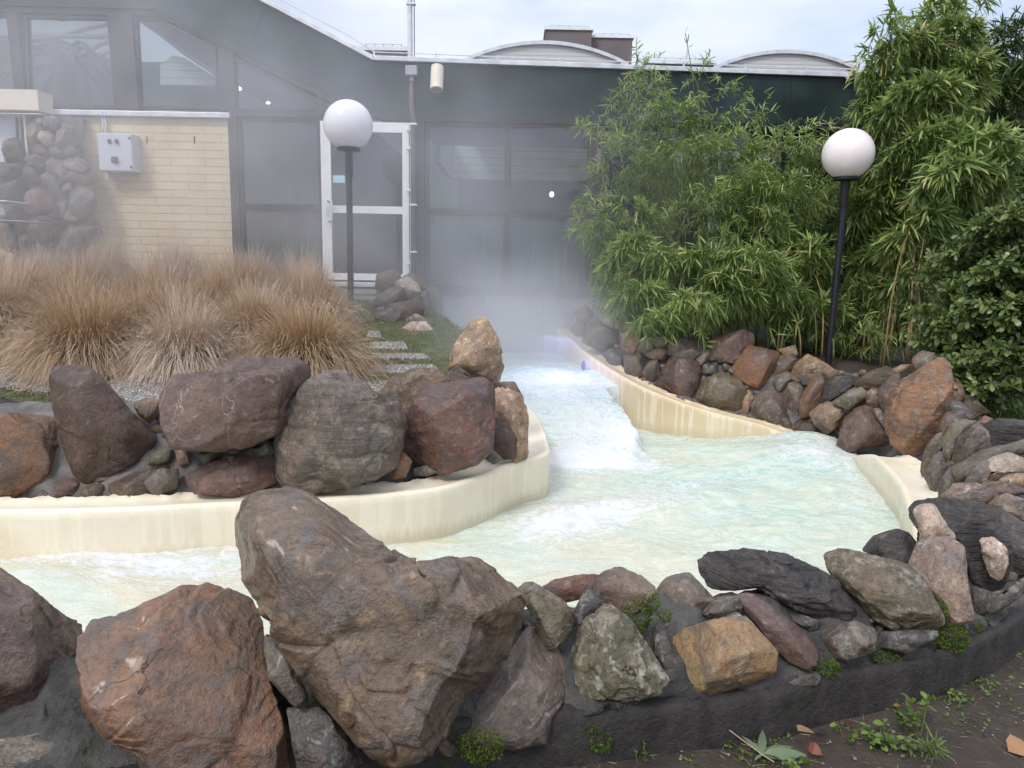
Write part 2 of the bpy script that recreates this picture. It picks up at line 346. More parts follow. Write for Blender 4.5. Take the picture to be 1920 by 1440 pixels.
    v3 = C+p[:, :1]*r+p[:, 1:2]*u-p[:, 2:3]*v
    o = mesh(name, v3, Fc, mat, parent, True, origin=C)
    if label: tag(o, label, cat, group)
    return o
def ell(cx, cy, rx, ry, a=0, k=14, seed=0):
    rg = random.Random(int(cx*7+cy*13+seed)); a = math.radians(a); o = []
    for i in range(k):
        t = 2*math.pi*i/k; m = rg.uniform(.86, 1.1); x = rx*m*math.cos(t); y = ry*m*math.sin(t)
        o.append((cx+x*math.cos(a)-y*math.sin(a), cy+x*math.sin(a)+y*math.cos(a)))
    return o
cement, _nt, _p, _o = newmat('cement_dark')
_tc = node(_nt, 'ShaderNodeTexCoord').outputs['Object']; _n = ntex(_nt, _tc, 5, 8, .65); _n2 = ntex(_nt, _tc, 45, 6, .7); _n3 = ntex(_nt, _tc, 2.2, 5)
_c = mixc(_nt, ramp(_nt, _n, .35, .62), (.055, .052, .048), (.145, .137, .125)); _c = mixc(_nt, ramp(_nt, _n2, .55, .7, 0, .5), _c, (.21, .20, .18)); _c = mixc(_nt, ramp(_nt, _n3, .56, .66, 0, .6), _c, (.045, .055, .02))
L(_nt, _c, _p.inputs['Base Color']); _p.inputs['Roughness'].default_value = .6
L(_nt, node(_nt, 'ShaderNodeBump', {'Height': node(_nt, 'ShaderNodeMath', {0: _n, 1: _n2}, operation='ADD').outputs[0], 'Strength': 1., 'Distance': .035}).outputs[0], _p.inputs['Normal'])
cement_lt = simple('cement_grey', (.13, .12, .11), .7, var=.35, vscale=9, bump=.8, bscale=50)
plinthm, _nt, _p, _o = newmat('plinth_concrete')
_tc = node(_nt, 'ShaderNodeTexCoord').outputs['Object']; _mp = node(_nt, 'ShaderNodeMapping', {'Vector': _tc, 'Scale': (5, 5, 2)}).outputs[0]
_n = ntex(_nt, _mp, 2.2, 7, .6); _n2 = ntex(_nt, _tc, 38, 7, .7, .3); _n3 = ntex(_nt, _mp, 1.1, 4)
_c = mixc(_nt, ramp(_nt, _n, .35, .65), (.028, .023, .022), (.055, .046, .042)); _c = mixc(_nt, ramp(_nt, _n3, .62, .70, 0, .8), _c, (.11, .10, .085)); _c = mixc(_nt, ramp(_nt, ntex(_nt, _tc, 5, 6), .60, .68, 0, .6), _c, (.045, .055, .02))
L(_nt, _c, _p.inputs['Base Color']); _p.inputs['Roughness'].default_value = .62
L(_nt, node(_nt, 'ShaderNodeBump', {'Height': _n2, 'Strength': 1., 'Distance': .02}).outputs[0], _p.inputs['Normal'])
def resample(path, step, closed=False):
    P = np.array(path, float)
    # Catmull-Rom through the points, then even spacing
    Q = np.vstack([2*P[0]-P[1], P, 2*P[-1]-P[-2]]); out = []
    for i in range(1, len(Q)-2):
        for t in np.linspace(0, 1, 24, endpoint=False):
            a, b, c, d = Q[i-1], Q[i], Q[i+1], Q[i+2]
            out.append(.5*((2*b)+(-a+c)*t+(2*a-5*b+4*c-d)*t*t+(-a+3*b-3*c+d)*t**3))
    out.append(P[-1]); out = np.array(out); s = np.r_[0, np.cumsum(np.linalg.norm(np.diff(out[:, :2], axis=0), axis=1))]
    n = max(2, int(s[-1]/step)); ss = np.linspace(0, s[-1], n+1)
    return np.stack([np.interp(ss, s, out[:, k]) for k in range(out.shape[1])], 1)
def sweep(path, prof, step=.05, side=1):
    """path rows (x,y,z); prof list of (offset to the left*side, dz) -> verts grid, faces"""
    P = resample(path, step); T = np.gradient(P[:, :2], axis=0); T /= np.linalg.norm(T, axis=1)[:, None]; Nn = np.stack([-T[:, 1], T[:, 0]], 1)*side
    k = len(prof); v = np.zeros((len(P), k, 3))
    for j, (o, dz) in enumerate(prof): v[:, j, :2] = P[:, :2]+Nn*o; v[:, j, 2] = P[:, 2]+dz
    i, j = np.meshgrid(np.arange(len(P)-1), np.arange(k-1), indexing='ij'); i = i.ravel(); j = j.ravel()
    f = np.stack([i*k+j, (i+1)*k+j, (i+1)*k+j+1, i*k+j+1], 1)
    return v, f
def subprof(pr, step):
    o = []
    for a, b in zip(pr[:-1], pr[1:]):
        n = max(1, int(math.hypot(b[0]-a[0], b[1]-a[1])/step)); o += [(a[0]+(b[0]-a[0])*t/n, a[1]+(b[1]-a[1])*t/n) for t in range(n)]
    return o+[pr[-1]]
def sweepmesh(name, path, prof, mat, parent, step=.05, side=1, amp=0., freq=4., smooth=True, pstep=None):
    if pstep: prof = subprof(prof, pstep)
    v, f = sweep(path, prof, step, side); v = v.reshape(-1, 3)
    if amp:
        d = np.stack([fbm(v*freq+i*31, 4, .55) for i in range(3)], 1); v = v+d*amp
    if side < 0: f = f[:, ::-1]
    return mesh(name, v, f, mat, parent, smooth)
# ------------------------------------------------------------------ the near rock wall
NEAR = [(-5, 1.45), (-2.6, 1.7), (-1.2, 1.85), (-.5, 2.02), (-.1, 2.15), (.3, 2.22), (.83, 2.33), (1.2, 2.48), (1.68, 2.66), (2.23, 3.01), (2.8, 3.55), (3.4, 4.3), (4.0, 5.3), (4.5, 6.4)]
nw = empty('rock_wall', (0, 2.2, 0), 'low curved wall of mortared stones on a dark rendered plinth, nearest to the viewer', 'wall')
sweepmesh('plinth', [(x, y, 0) for x, y in NEAR], [(.02, -.3), (.0, 0), (0, .165), (.015, .178), (.2, .185)], plinthm, nw, .03, 1, .012, 9, pstep=.03)
sweepmesh('mortar', [(x, y, 0) for x, y in NEAR[:-2]]+[(3.62,4.8,-.03)], [(.03, .15), (.03, .19), (.11, .24), (.20, .32), (.29, .36), (.38, .36), (.46, .30), (.50, .1), (.50, -.5)], cement, nw, .02, 1, .085, 5.5, pstep=.02)
B = dict
P_, O_, BR, G_, OL, T_, OC, SL, R_, PK, PA, RU, GN = [k for k in ('purple','orange','brown','grey','olive','tan','ochre','slate','red','pink','pale','rust','green')]
def br(kind, Y, pts, th, label, m={}, **k): return rock(rockmat(kind, **m), Y, pts, th, label=label, **k)
br(P_, 2.1, [(-90,1030),(0,1063),(60,1108),(110,1150),(155,1172),(150,1230),(157,1330),(120,1360),(60,1372),(0,1388),(-90,1390)], .6, 'big dark purple-red boulder at the bottom left corner of the photo', B(wet=.6), cuts=7, chip=.8)
br('rust', 2.0, [(152,1200),(175,1165),(235,1150),(290,1130),(340,1105),(385,1097),(430,1108),(472,1125),(492,1170),(500,1280),(530,1360),(545,1440),(500,1480),(285,1480),(255,1412),(200,1380),(160,1330),(150,1250)], .55, 'large smooth orange-brown boulder with a white vein, left of the huge leaning rock', B(vein=0, wet=1), cuts=3, chip=.7, seed=78, flat=.34)
br(BR, 2.12, [(430,960),(440,930),(480,910),(530,903),(580,915),(625,955),(660,972),(700,1010),(765,1050),(800,1052),(840,1045),(905,1043),(930,1070),(985,1115),(985,1140),(975,1190),(950,1240),(920,1280),(880,1300),(860,1322),(840,1370),(800,1415),(740,1432),(695,1420),(640,1355),(600,1310),(560,1250),(510,1170),(490,1150),(468,1110),(445,1065),(450,1050),(435,1010)], .42, 'huge craggy brown rock leaning to the left in front of the pool', B(wet=.9), n=110, cuts=6, chip=1.15, amp=1.05, seed=9)
br(G_, 2.25, [(985,1180),(1010,1185),(1045,1225),(1062,1260),(1055,1300),(1030,1350),(1020,1390),(960,1400),(870,1395),(830,1385),(845,1330),(900,1290),(950,1235)], .45, 'smooth grey-brown rock low in the wall under the right side of the huge leaning rock', B(wet=.6), cuts=6, chip=.5)
br(OL, 2.4, [(968,1112),(985,1094),(1000,1093),(1060,1130),(1080,1160),(1058,1200),(1030,1217),(1013,1200),(1000,1160)], .5, 'greenish tan wedge-shaped stone touching the right edge of the huge leaning rock', B(wet=.3, lichen=.3), cuts=7)
br(R_, 2.75, [(1005,1105),(1040,1088),(1090,1077),(1122,1077),(1126,1090),(1100,1118),(1060,1130),(1025,1122)], .5, 'flat reddish brown stone on the wall crest between a greenish wedge and a tan-grey stone', B(wet=.4), cuts=6)
br('pink', 2.62, [(1113,1105),(1128,1075),(1160,1064),(1200,1080),(1229,1102),(1210,1130),(1178,1157),(1150,1140),(1118,1130)], .5, 'pinkish grey five-sided stone on the wall crest just left of the dark one', B(wet=.3), cuts=8)
br(G_, 2.65, [(1222,1118),(1250,1084),(1290,1074),(1308,1092),(1338,1122),(1340,1135),(1310,1157),(1275,1163),(1225,1150)], .5, 'dark grey rounded stone on the wall crest left of the long slate rock', B(wet=.5, lichen=.3), cuts=8)
br(GN, 2.3, [(1125,1142),(1145,1137),(1185,1170),(1220,1225),(1252,1272),(1230,1300),(1160,1316),(1100,1308),(1080,1280),(1076,1220),(1092,1170)], .6, 'pointed grey rock blotched with lichen, right of the smooth grey-brown rock', B(wet=.2, lichen=.9), cuts=8, chip=1.3, amp=1.2)
rock(rockmat('slate', lichen=.7), 2.33, [(1040,1300),(1090,1300),(1200,1310),(1190,1335),(1130,1358),(1090,1378),(1035,1378),(1042,1340)], .5, parent=nw, name='stone')
rock(rockmat('slate', lichen=.4), 2.4, [(1222,1170),(1245,1180),(1270,1240),(1295,1290),(1290,1305),(1245,1310),(1250,1270),(1225,1220)], .5, parent=nw, name='stone')
br(OC, 2.38, [(1252,1207),(1285,1182),(1340,1165),(1395,1158),(1452,1222),(1449,1262),(1410,1276),(1360,1292),(1316,1310),(1290,1280),(1265,1240)], .75, 'angular ochre sandstone block jutting out over the plinth', B(wet=.3, lichen=.4), cuts=10, chip=.8, flat=.35, seed=31)
rock(rockmat('pale', lichen=.5), 2.55, [(1335,1162),(1350,1150),(1375,1145),(1392,1155),(1380,1172),(1350,1175)], .5, parent=nw, name='stone')
br('purple', 2.5, [(1382,1118),(1403,1107),(1440,1133),(1482,1165),(1522,1200),(1542,1228),(1510,1252),(1478,1240),(1450,1212),(1418,1172),(1392,1143)], .55, 'narrow purple-brown plank-like stone slanting down between the ochre block and the long slate', B(wet=.5), cuts=10, flat=.35, chip=.5)
br(SL, 2.75, [(1311,1055),(1335,1038),(1400,1032),(1470,1040),(1520,1062),(1562,1082),(1582,1110),(1602,1140),(1590,1162),(1550,1161),(1500,1146),(1450,1120),(1420,1102),(1370,1109),(1335,1102),(1322,1080)], .5, 'long blackish layered slate rock lying on the wall crest', B(strata=1, wet=.5, tilt=.25), strata=1.3, cuts=9, amp=1.2)
br(OL, 2.72, [(1548,1042),(1580,1031),(1620,1040),(1700,1060),(1732,1090),(1762,1150),(1768,1170),(1730,1180),(1670,1176),(1635,1156),(1610,1120),(1562,1080)], .55, 'olive grey slab with a whitish lower edge, right of the long slate rock', B(strata=.6, wet=.2, lichen=.5, tilt=.5), cuts=8, strata=.5)
br(SL, 3.05, [(1618,1032),(1640,1005),(1680,993),(1702,1000),(1720,1022),(1712,1062),(1690,1064),(1650,1047)], .6, 'smooth dark rounded stone on the crest behind the olive grey slab', B(wet=.3), cuts=4, chip=.3)
br('pink', 2.82, [(1722,1020),(1745,1009),(1780,1009),(1808,1030),(1812,1090),(1824,1155),(1800,1166),(1770,1171),(1755,1120),(1730,1080),(1705,1065)], .5, 'upright pinkish tan pillar stone with moss at its foot', B(wet=.3), cuts=9, flat=.4, chip=.5)
br('slate', 3.15, [(1708,957),(1720,942),(1770,937),(1840,945),(1866,960),(1892,1010),(1894,1060),(1880,1096),(1860,1108),(1820,1085),(1806,1030),(1778,1012),(1745,1015),(1722,1028),(1728,1000),(1713,975)], .5, 'big striped slate rock with cream crusts, where the wall meets the pool ledge', B(strata=1, wet=.3, lichen=0, tilt=.3), cuts=8, strata=.7)
rock(rockmat('pale'), 3.02, [(1712,960),(1730,945),(1752,948),(1775,985),(1792,1005),(1775,1022),(1745,1022),(1722,1030),(1728,1000)], .5, parent=nw, name='stone', chip=1.5, amp=1.4)
rock(rockmat('pale'), 3.0, [(1838,1010),(1862,1008),(1888,1030),(1890,1060),(1876,1090),(1855,1075),(1842,1040)], .4, parent=nw, name='stone', chip=1.4, amp=1.3)
rock(rockmat('slate', strata=1, tilt=.6), 3.3, [(1860,945),(1890,960),(1940,1000),(1980,1080),(1900,1075),(1880,1020)], .5, parent=nw, name='stone')
for k, Y, pts in [('slate',2.45,[(1100,1100),(1125,1125),(1120,1150),(1085,1170),(1075,1150)]), ('olive',2.6,[(1190,1160),(1225,1155),(1262,1165),(1255,1195),(1235,1210)]),
 ('grey',2.62,[(1310,1150),(1345,1120),(1385,1118),(1392,1140),(1350,1155)]), ('slate',2.75,[(1400,1110),(1450,1125),(1500,1150),(1540,1165),(1530,1190),(1480,1160)]), ('grey',2.6,[(1540,1180),(1600,1165),(1640,1180),(1640,1220),(1590,1240),(1550,1230)]),
 ('slate',2.65,[(1640,1185),(1700,1182),(1760,1180),(1750,1205),(1700,1225),(1650,1215)]), ('grey',2.5,[(1450,1262),(1500,1255),(1540,1262),(1530,1285),(1460,1290)]), ('slate',2.0,[(540,1330),(600,1330),(650,1380),(690,1425),(640,1450),(560,1440)]),
 ('grey',2.05,[(490,1180),(520,1200),(560,1270),(590,1330),(545,1320),(505,1270)]), ('slate',2.95,[(1825,1095),(1860,1110),(1895,1100),(1930,1075),(1935,1100),(1870,1150),(1830,1150)]), ('grey',2.0,[(-60,1395),(60,1380),(160,1345),(200,1395),(180,1450),(-60,1460)])]:
    rock(rockmat(k, lichen=.4), Y-.06, pts, .6, parent=nw, name='stone', cuts=6)
# bigger stones of the wall where it runs back on the right
for args in [
 ('pink', 3.7, [(1768,930),(1790,907),(1830,906),(1870,925),(1868,942),(1820,948),(1778,945)], 'flat pink layered stone above the striped slate rock', B(strata=.6)),
 ('pink', 3.6, [(1848,938),(1890,926),(1940,945),(1945,985),(1893,968),(1865,955)], 'rough pink stone at the right edge of the photo above the striped slate rock', B(strata=.3)),
 ('pale', 4.1, [(1812,908),(1832,880),(1860,858),(1890,849),(1925,862),(1945,885),(1895,886),(1862,890),(1838,910)], 'pale speckled arched stone at the right edge with an orange stain', B()),
 ('slate', 4.8, [(1846,797),(1870,785),(1940,790),(1945,835),(1890,836),(1860,840),(1846,820)], 'dark blue-grey slate block on the wall crest at the right edge', B(strata=1, tilt=.2)),
 ('grey', 4.7, [(1788,830),(1803,812),(1838,799),(1853,812),(1857,842),(1832,867),(1800,872),(1786,857)], 'rounded grey stone with white crust below the blue-grey slate block', B(lichen=.5)),
 ('olive', 4.65, [(1768,822),(1785,795),(1810,786),(1830,798),(1803,808),(1790,832),(1786,862),(1774,866),(1769,845)], 'bent tan stone shaped like an L, beside the rounded grey stone', B()),
]: br(args[0], args[1], args[2], .55, args[3], args[4], cuts=7)
br('rust', 5.75, [(1708,706),(1745,680),(1765,671),(1779,685),(1784,720),(1781,760),(1770,800),(1745,832),(1722,852),(1704,850),(1674,828),(1662,800),(1662,770),(1674,735),(1690,715)], .45, 'tall upright orange-brown boulder beside the end of the cream pool ledge', B(wet=.3, strata=.5, tilt=1.2, lichen=.3), cuts=7, amp=1.1, seed=5)
# ------------------------------------------------------------------ the wall behind the right-hand channel ledge
LX = [1030,1045,1100,1180,1260,1340,1440,1500,1580,1640,1700]; LY_ = [9.8,9.7,8.3,7.5,7.2,7.05,6.95,6.8,6.4,6.05,5.7]
LPY = [605,617,665,715,755,787,822,835,850,850,860]
def RY(px, py): return interp(px, LX, LY_)+.17+.0026*max(0, interp(px, LX, LPY)-py)
rw = empty('rock_wall', (1.6, 7.6, .1), 'rubble stone wall rising behind the cream ledge on the right, under the bamboo', 'wall')
LIPR = [(.40,9.9,.82),(.57,9.7,.80),(.80,8.35,.655),(1.17,7.55,.473),(1.55,7.22,.341),(1.95,7.06,.237),(2.42,6.95,.136),(2.68,6.78,.04),(2.95,6.35,-.06)]
OUTR = [(x+.2*a, y+.2*b, z) for (x, y, z), (a, b) in zip(LIPR, [(1,.2),(1,.2),(.95,.3),(.8,.6),(.6,.8),(.4,.9),(.6,.8),(.8,.6),(1,.2)])]
sweepmesh('mortar', OUTR+[(3.2,6.0,-.25)], [(.04,-.4),(.08,.0),(.18,.2),(.3,.42),(.44,.54),(.6,.58),(.85,.5)], cement_lt, rw, .04, 1, .06, 4, pstep=.04)
def rb(kind, pts, label, m={}, dY=0, **k):
    c = np.mean(pts, 0); return br(kind, RY(c[0], c[1])+dY, pts, k.pop('th', .5), label, m, **k)
def rs(kind, pts, m={}, dY=0, parent=None, **k):
    c = np.mean(pts, 0); return rock(rockmat(kind, **m), RY(c[0], c[1])+dY, pts, k.pop('th', .5), parent=parent or rw, name='stone', **k)
rb('purple', [(1307,662),(1340,634),(1390,619),(1411,628),(1413,648),(1395,660),(1375,681),(1330,681),(1311,674)], 'purple-brown boulder on the wall crest just under the bamboo leaves', cuts=8)
rb('orange', [(1374,692),(1393,655),(1405,649),(1462,662),(1447,692),(1435,731),(1420,729),(1376,708)], 'square orange-brown block left of the lamp post on the wall crest', B(wet=.4), cuts=9, flat=.35, chip=.4, dY=-.05)
rb('tan', [(1478,710),(1495,680),(1515,664),(1545,680),(1577,703),(1555,712),(1525,706),(1500,716)], 'pinkish tan triangular boulder at the foot of the right lamp post', cuts=8)
rb('olive', [(1300,740),(1318,715),(1345,701),(1385,710),(1399,737),(1391,767),(1375,776),(1340,768),(1303,754)], 'olive-brown rounded boulder resting on the cream ledge', cuts=5, chip=.4)
rb('purple', [(1228,722),(1245,690),(1260,668),(1305,678),(1317,700),(1306,725),(1290,748),(1255,737)], 'dark purple-grey block resting on the cream ledge, left of the olive-brown boulder', cuts=9, flat=.4)
rb('grey', [(1398,778),(1415,745),(1435,732),(1465,740),(1482,775),(1500,806),(1475,808),(1436,800)], 'blue-grey rounded boulder resting on the cream ledge, right of the olive-brown boulder', B(wet=.4), cuts=5, chip=.4)
rb('slate', [(1543,717),(1565,707),(1590,703),(1607,722),(1580,737),(1560,752),(1545,757),(1546,730)], 'navy-tinged slate block on the wall crest right of the lamp post', B(wet=.4), cuts=8, dY=-.1)
rb('olive', [(1560,753),(1590,735),(1620,723),(1634,728),(1622,755),(1600,771),(1575,762)], 'smooth dark green-grey stone slanting beside the navy slate block', cuts=5, chip=.3, dY=-.1)
rb('rust', [(1498,752),(1513,725),(1525,704),(1540,704),(1547,725),(1537,750),(1522,772),(1511,784),(1500,778)], 'narrow reddish brown stone standing on end below the lamp post', cuts=7, dY=-.15)
rb('tan', [(1518,775),(1545,754),(1567,756),(1585,776),(1572,800),(1550,814),(1528,796)], 'crumpled orange tan stone low in the rubble wall', cuts=7, chip=1.6, dY=-.15)
rb('purple', [(1566,845),(1583,790),(1608,764),(1637,764),(1652,785),(1670,822),(1662,835),(1620,838),(1590,852)], 'large purple-grey boulder at the water where the cream ledge begins again', cuts=8, dY=-.1)
rb('grey', [(1706,697),(1714,668),(1730,658),(1755,664),(1778,679),(1750,692),(1725,705)], 'grey stone topping the tall orange-brown boulder from behind', dY=.1)
for k, pts in [
 ('brown',[(1603,717),(1625,699),(1660,687),(1682,695),(1692,711),(1660,724),(1630,730),(1605,727)]),
 ('purple',[(1648,730),(1668,705),(1692,700),(1682,737),(1670,765),(1655,772),(1647,748)]),
 ('tan',[(1624,738),(1637,724),(1653,728),(1655,760),(1640,770),(1625,757)]),
 ('grey',[(1466,742),(1480,719),(1505,714),(1514,730),(1503,752),(1506,782),(1490,788),(1473,772)]),
 ('brown',[(1483,805),(1500,786),(1522,783),(1537,800),(1552,822),(1572,845),(1520,828)]),
 ('grey',[(1533,798),(1562,812),(1577,838),(1560,838)]), ('tan',[(1458,656),(1490,647),(1497,665),(1480,672)]),
 ('brown',[(1441,692),(1455,672),(1475,661),(1492,668),(1492,692),(1475,702),(1447,710)]),
 ('grey',[(1436,724),(1450,705),(1475,697),(1487,706),(1471,732),(1455,739)]),
 ('grey',[(1203,702),(1214,679),(1232,674),(1240,700),(1226,718)]), ('slate',[(1316,684),(1345,679),(1342,702),(1318,702)]),
 ('brown',[(1172,697),(1170,668),(1200,664),(1212,686),(1202,708),(1182,704)]), ('grey',[(1128,664),(1148,653),(1170,670),(1167,694),(1145,684)]),
 ('rust',[(1163,627),(1180,604),(1206,607),(1207,637),(1187,662),(1167,657)]), ('grey',[(1193,662),(1203,635),(1226,624),(1242,647),(1222,662)]),
 ('brown',[(1208,664),(1240,650),(1260,655),(1250,674),(1225,675)]), ('purple',[(1253,647),(1275,634),(1302,640),(1307,657),(1280,668),(1253,667)]),
 ('brown',[(1093,642),(1103,610),(1130,598),(1152,610),(1164,642),(1130,660)]), ('pink',[(1073,587),(1098,573),(1117,590),(1102,602),(1084,600)]),
 ('brown',[(1068,618),(1083,600),(1100,604),(1097,632),(1080,630)]), ('pink',[(1118,600),(1135,588),(1167,600),(1167,617),(1135,612)]),
 ('grey',[(1056,612),(1060,585),(1073,592),(1072,618)]), ('grey',[(1250,745),(1290,740),(1305,758),(1290,768)]), ('tan',[(1392,745),(1404,730),(1412,745),(1402,775),(1392,770)]),
 ('grey',[(1632,770),(1650,765),(1664,790),(1672,825),(1655,800)]), ('tan',[(1670,694),(1690,684),(1707,683),(1700,697),(1680,702)]), ('pale',[(1582,740),(1592,725),(1604,735),(1595,748)]),
 ('grey',[(1345,660),(1310,690),(1300,668),(1312,655)]), ('grey',[(1500,700),(1540,695),(1560,712),(1530,722),(1505,722)]), ('purple',[(1612,775),(1622,765),(1632,770),(1626,782)]),
 ('brown',[(1210,640),(1230,625),(1260,632),(1262,650),(1235,655)]), ('grey',[(1260,655),(1300,650),(1325,665),(1300,684),(1262,676)]), ('grey',[(1480,700),(1500,695),(1510,715),(1490,722)])]:
    rs(k, pts, cuts=6)
for k, Y, pts in [
 ('purple',3.95,[(1828,918),(1850,902),(1890,904),(1940,925),(1870,932)]), ('tan',4.0,[(1873,902),(1890,888),(1945,888),(1945,917),(1895,916)]),
 ('grey',4.3,[(1778,935),(1780,880),(1800,868),(1840,845),(1940,818),(1945,852),(1870,860),(1830,882),(1810,908)]),
 ('purple',5.1,[(1763,795),(1775,774),(1810,769),(1833,786),(1807,792),(1780,804),(1768,820)]), ('slate',5.5,[(1776,748),(1800,752),(1840,783),(1838,797),(1800,780),(1773,775)]),
 ('olive',4.95,[(1720,905),(1728,865),(1740,830),(1766,806),(1769,827),(1760,852),(1735,882)]), ('grey',4.7,[(1733,893),(1750,855),(1770,845),(1777,872),(1766,902),(1757,930),(1745,918)]),
 ('grey',4.35,[(1758,940),(1763,900),(1780,878),(1793,900),(1782,940)]), ('tan',6.3,[(1778,710),(1790,704),(1805,724),(1813,745),(1808,760),(1790,752),(1777,736)]),
 ('pale',6.4,[(1800,722),(1822,721),(1824,733),(1808,740)]), ('brown',6.1,[(1810,740),(1825,744),(1858,774),(1830,778),(1808,768)]), ('red',5.2,[(1828,798),(1845,779),(1862,786),(1852,804)]),
 ('grey',4.1,[(1800,925),(1820,880),(1850,860),(1860,880),(1840,915)]), ('slate',4.5,[(1855,850),(1890,835),(1945,830),(1945,860),(1880,862)]), ('grey',5.0,[(1790,800),(1830,790),(1850,805),(1820,815)])]:
    rock(rockmat(k), Y, pts, .5, parent=nw, name='stone', cuts=6)
# ------------------------------------------------------------------ the island wall on the left
LIPL = [(-6,3.45,.3),(-2.62,3.68,.3),(-1.6,3.87,.3),(-1.05,3.97,.3),(-.48,4.19,.3),(-.19,4.48,.3),(.01,4.80,.3),(.20,5.0,.3)]
LIPB = [(.235,5.03,.3),(.28,5.28,.3),(.25,6.0,.32),(.12,6.7,.36),(-.3,7.5,.5),(-.8,8.6,.62),(-.98,9.72,.66)]
iw = empty('rock_wall', (-1.5, 4.3, .3), 'boulder wall holding up the ornamental grass bed on the left, above a cream ledge', 'wall')
sweepmesh('mortar', [(-6,3.6,.3),(-2.69,3.85,.3),(-1.36,4.06,.3),(-.66,4.37,.3),(-.25,4.80,.3),(-.02,5.2,.3),(.0,6,.3),(-.15,6.7,.35),(-.6,7.5,.5),(-1.05,8.6,.6),(-1.2,9.65,.62)], [(.08,-.4),(.10,.0),(.18,.16),(.28,.28),(.40,.38),(.6,.42)], cement_lt, iw, .04, 1, .05, 4, pstep=.04)
br('rust', 4.0, [(-70,800),(0,780),(60,782),(104,786),(118,830),(130,872),(100,917),(60,937),(0,945),(-70,945)], .45, 'orange-brown rock with a cream patch at the left edge above the ledge', B(wet=.3), cuts=7)
br('purple', 4.05, [(96,712),(104,692),(165,692),(190,712),(240,770),(280,805),(302,830),(270,852),(210,882),(160,904),(138,885),(118,830),(106,780),(97,740)], .42, 'dark purple fin-shaped rock pointing up beside the gravel slabs', B(wet=.3), cuts=8, chip=.6)
br('purple', 4.12, [(305,742),(328,704),(400,699),(430,680),(450,674),(560,674),(579,690),(576,720),(562,750),(530,802),(470,832),(410,840),(330,837),(313,800)], .6, 'big box-shaped purple-brown boulder right of the small stone by the gravel slab', B(vein=1, wet=.3), cuts=8, flat=.35, chip=.6)
br('grey', 4.18, [(518,900),(520,830),(543,765),(573,722),(610,703),(650,704),(682,725),(694,738),(740,755),(760,790),(752,840),(737,872),(700,895),(650,907),(590,922),(540,917)], .5, 'huge grey boulder with thin white veins in the middle of the island wall', B(vein=1, wet=.3, strata=.5, tilt=.2), cuts=7, amp=.9)
br('brown', 4.65, [(713,737),(740,705),(790,691),(850,699),(882,712),(850,745),(790,775),(760,790),(738,762)], .6, 'grey-brown sloping rock behind the reddish cube boulder', B(wet=.2), cuts=7)
br('red', 4.5, [(763,802),(773,765),(800,729),(850,720),(902,709),(926,730),(923,780),(919,842),(890,867),(830,885),(788,872),(764,840)], .6, 'reddish cube-shaped boulder near the tip of the island wall', B(wet=.3), cuts=8, flat=.4, chip=.6, seed=21)
br('tan', 4.95, [(922,740),(945,728),(978,742),(989,780),(991,857),(965,866),(945,835),(922,800)], .6, 'crusty tan and brown rock at the very tip of the island wall', B(wet=.2), cuts=7, chip=1.6, amp=1.3)
br('tan', 5.3, [(840,703),(853,650),(870,619),(889,602),(905,597),(921,614),(937,650),(942,682),(935,723),(915,728),(880,712)], .5, 'tall pointed tan rock standing over the channel at the end of the slab path', B(wet=.3, lichen=.2), cuts=7, amp=1.2)
br('slate', 5.0, [(832,705),(858,686),(888,708),(862,718)], .6, 'small blackish stone in front of the tall pointed tan rock', cuts=6)
br('brown', 4.25, [(250,757),(275,747),(307,752),(302,776),(280,793),(260,777)], .5, 'small brown stone between the purple fin-shaped rock and the box-shaped boulder', cuts=6)
br('slate', 4.6, [(-60,742),(0,744),(40,754),(78,784),(30,782),(-60,772)], .5, 'dark ridged rock lying on the moss at the left edge of the photo', B(strata=1, tilt=.2), cuts=6, strata=1)
for k, Y, pts in [('purple',4.85,[(920,790),(940,775),(967,820),(968,858),(940,860),(918,852)]), ('purple',5.1,[(933,717),(965,716),(980,745),(940,737)]), ('grey',4.35,[(-60,778),(0,763),(40,776),(60,790),(0,800),(-60,800)]),
 ('red',4.08,[(348,892),(400,868),(440,854),(500,847),(514,870),(513,907),(440,930),(370,925)]), ('brown',4.06,[(203,908),(250,888),(330,868),(347,890),(322,928),(220,937)]), ('olive',4.12,[(368,852),(405,837),(418,850),(406,872),(377,874)]),
 ('tan',4.12,[(328,842),(350,838),(357,868),(335,872)]), ('red',3.99,[(103,912),(130,892),(152,905),(137,928),(105,933)]), ('brown',3.99,[(153,917),(180,904),(202,915),(196,933),(156,934)]), ('olive',4.1,[(283,852),(325,835),(322,867),(278,873)]),
 ('brown',4.13,[(428,842),(450,834),(454,852),(430,855)]), ('orange',4.3,[(733,867),(755,848),(772,865),(761,893),(733,899)]), ('grey',4.42,[(775,880),(800,872),(830,882),(800,893),(778,892)]), ('grey',3.96,[(60,940),(80,918),(104,925),(100,938)]),
 ('grey',4.6,[(905,858),(925,845),(945,862),(925,870)]), ('grey',4.0,[(270,905),(300,880),(335,880),(330,915),(290,930)]), ('slate',4.15,[(460,842),(520,825),(520,850),(480,858)]), ('grey',4.08,[(150,905),(200,890),(235,875),(260,885),(205,905)])]:
    rock(rockmat(k), Y, pts, .45, parent=iw, name='stone', cuts=6)
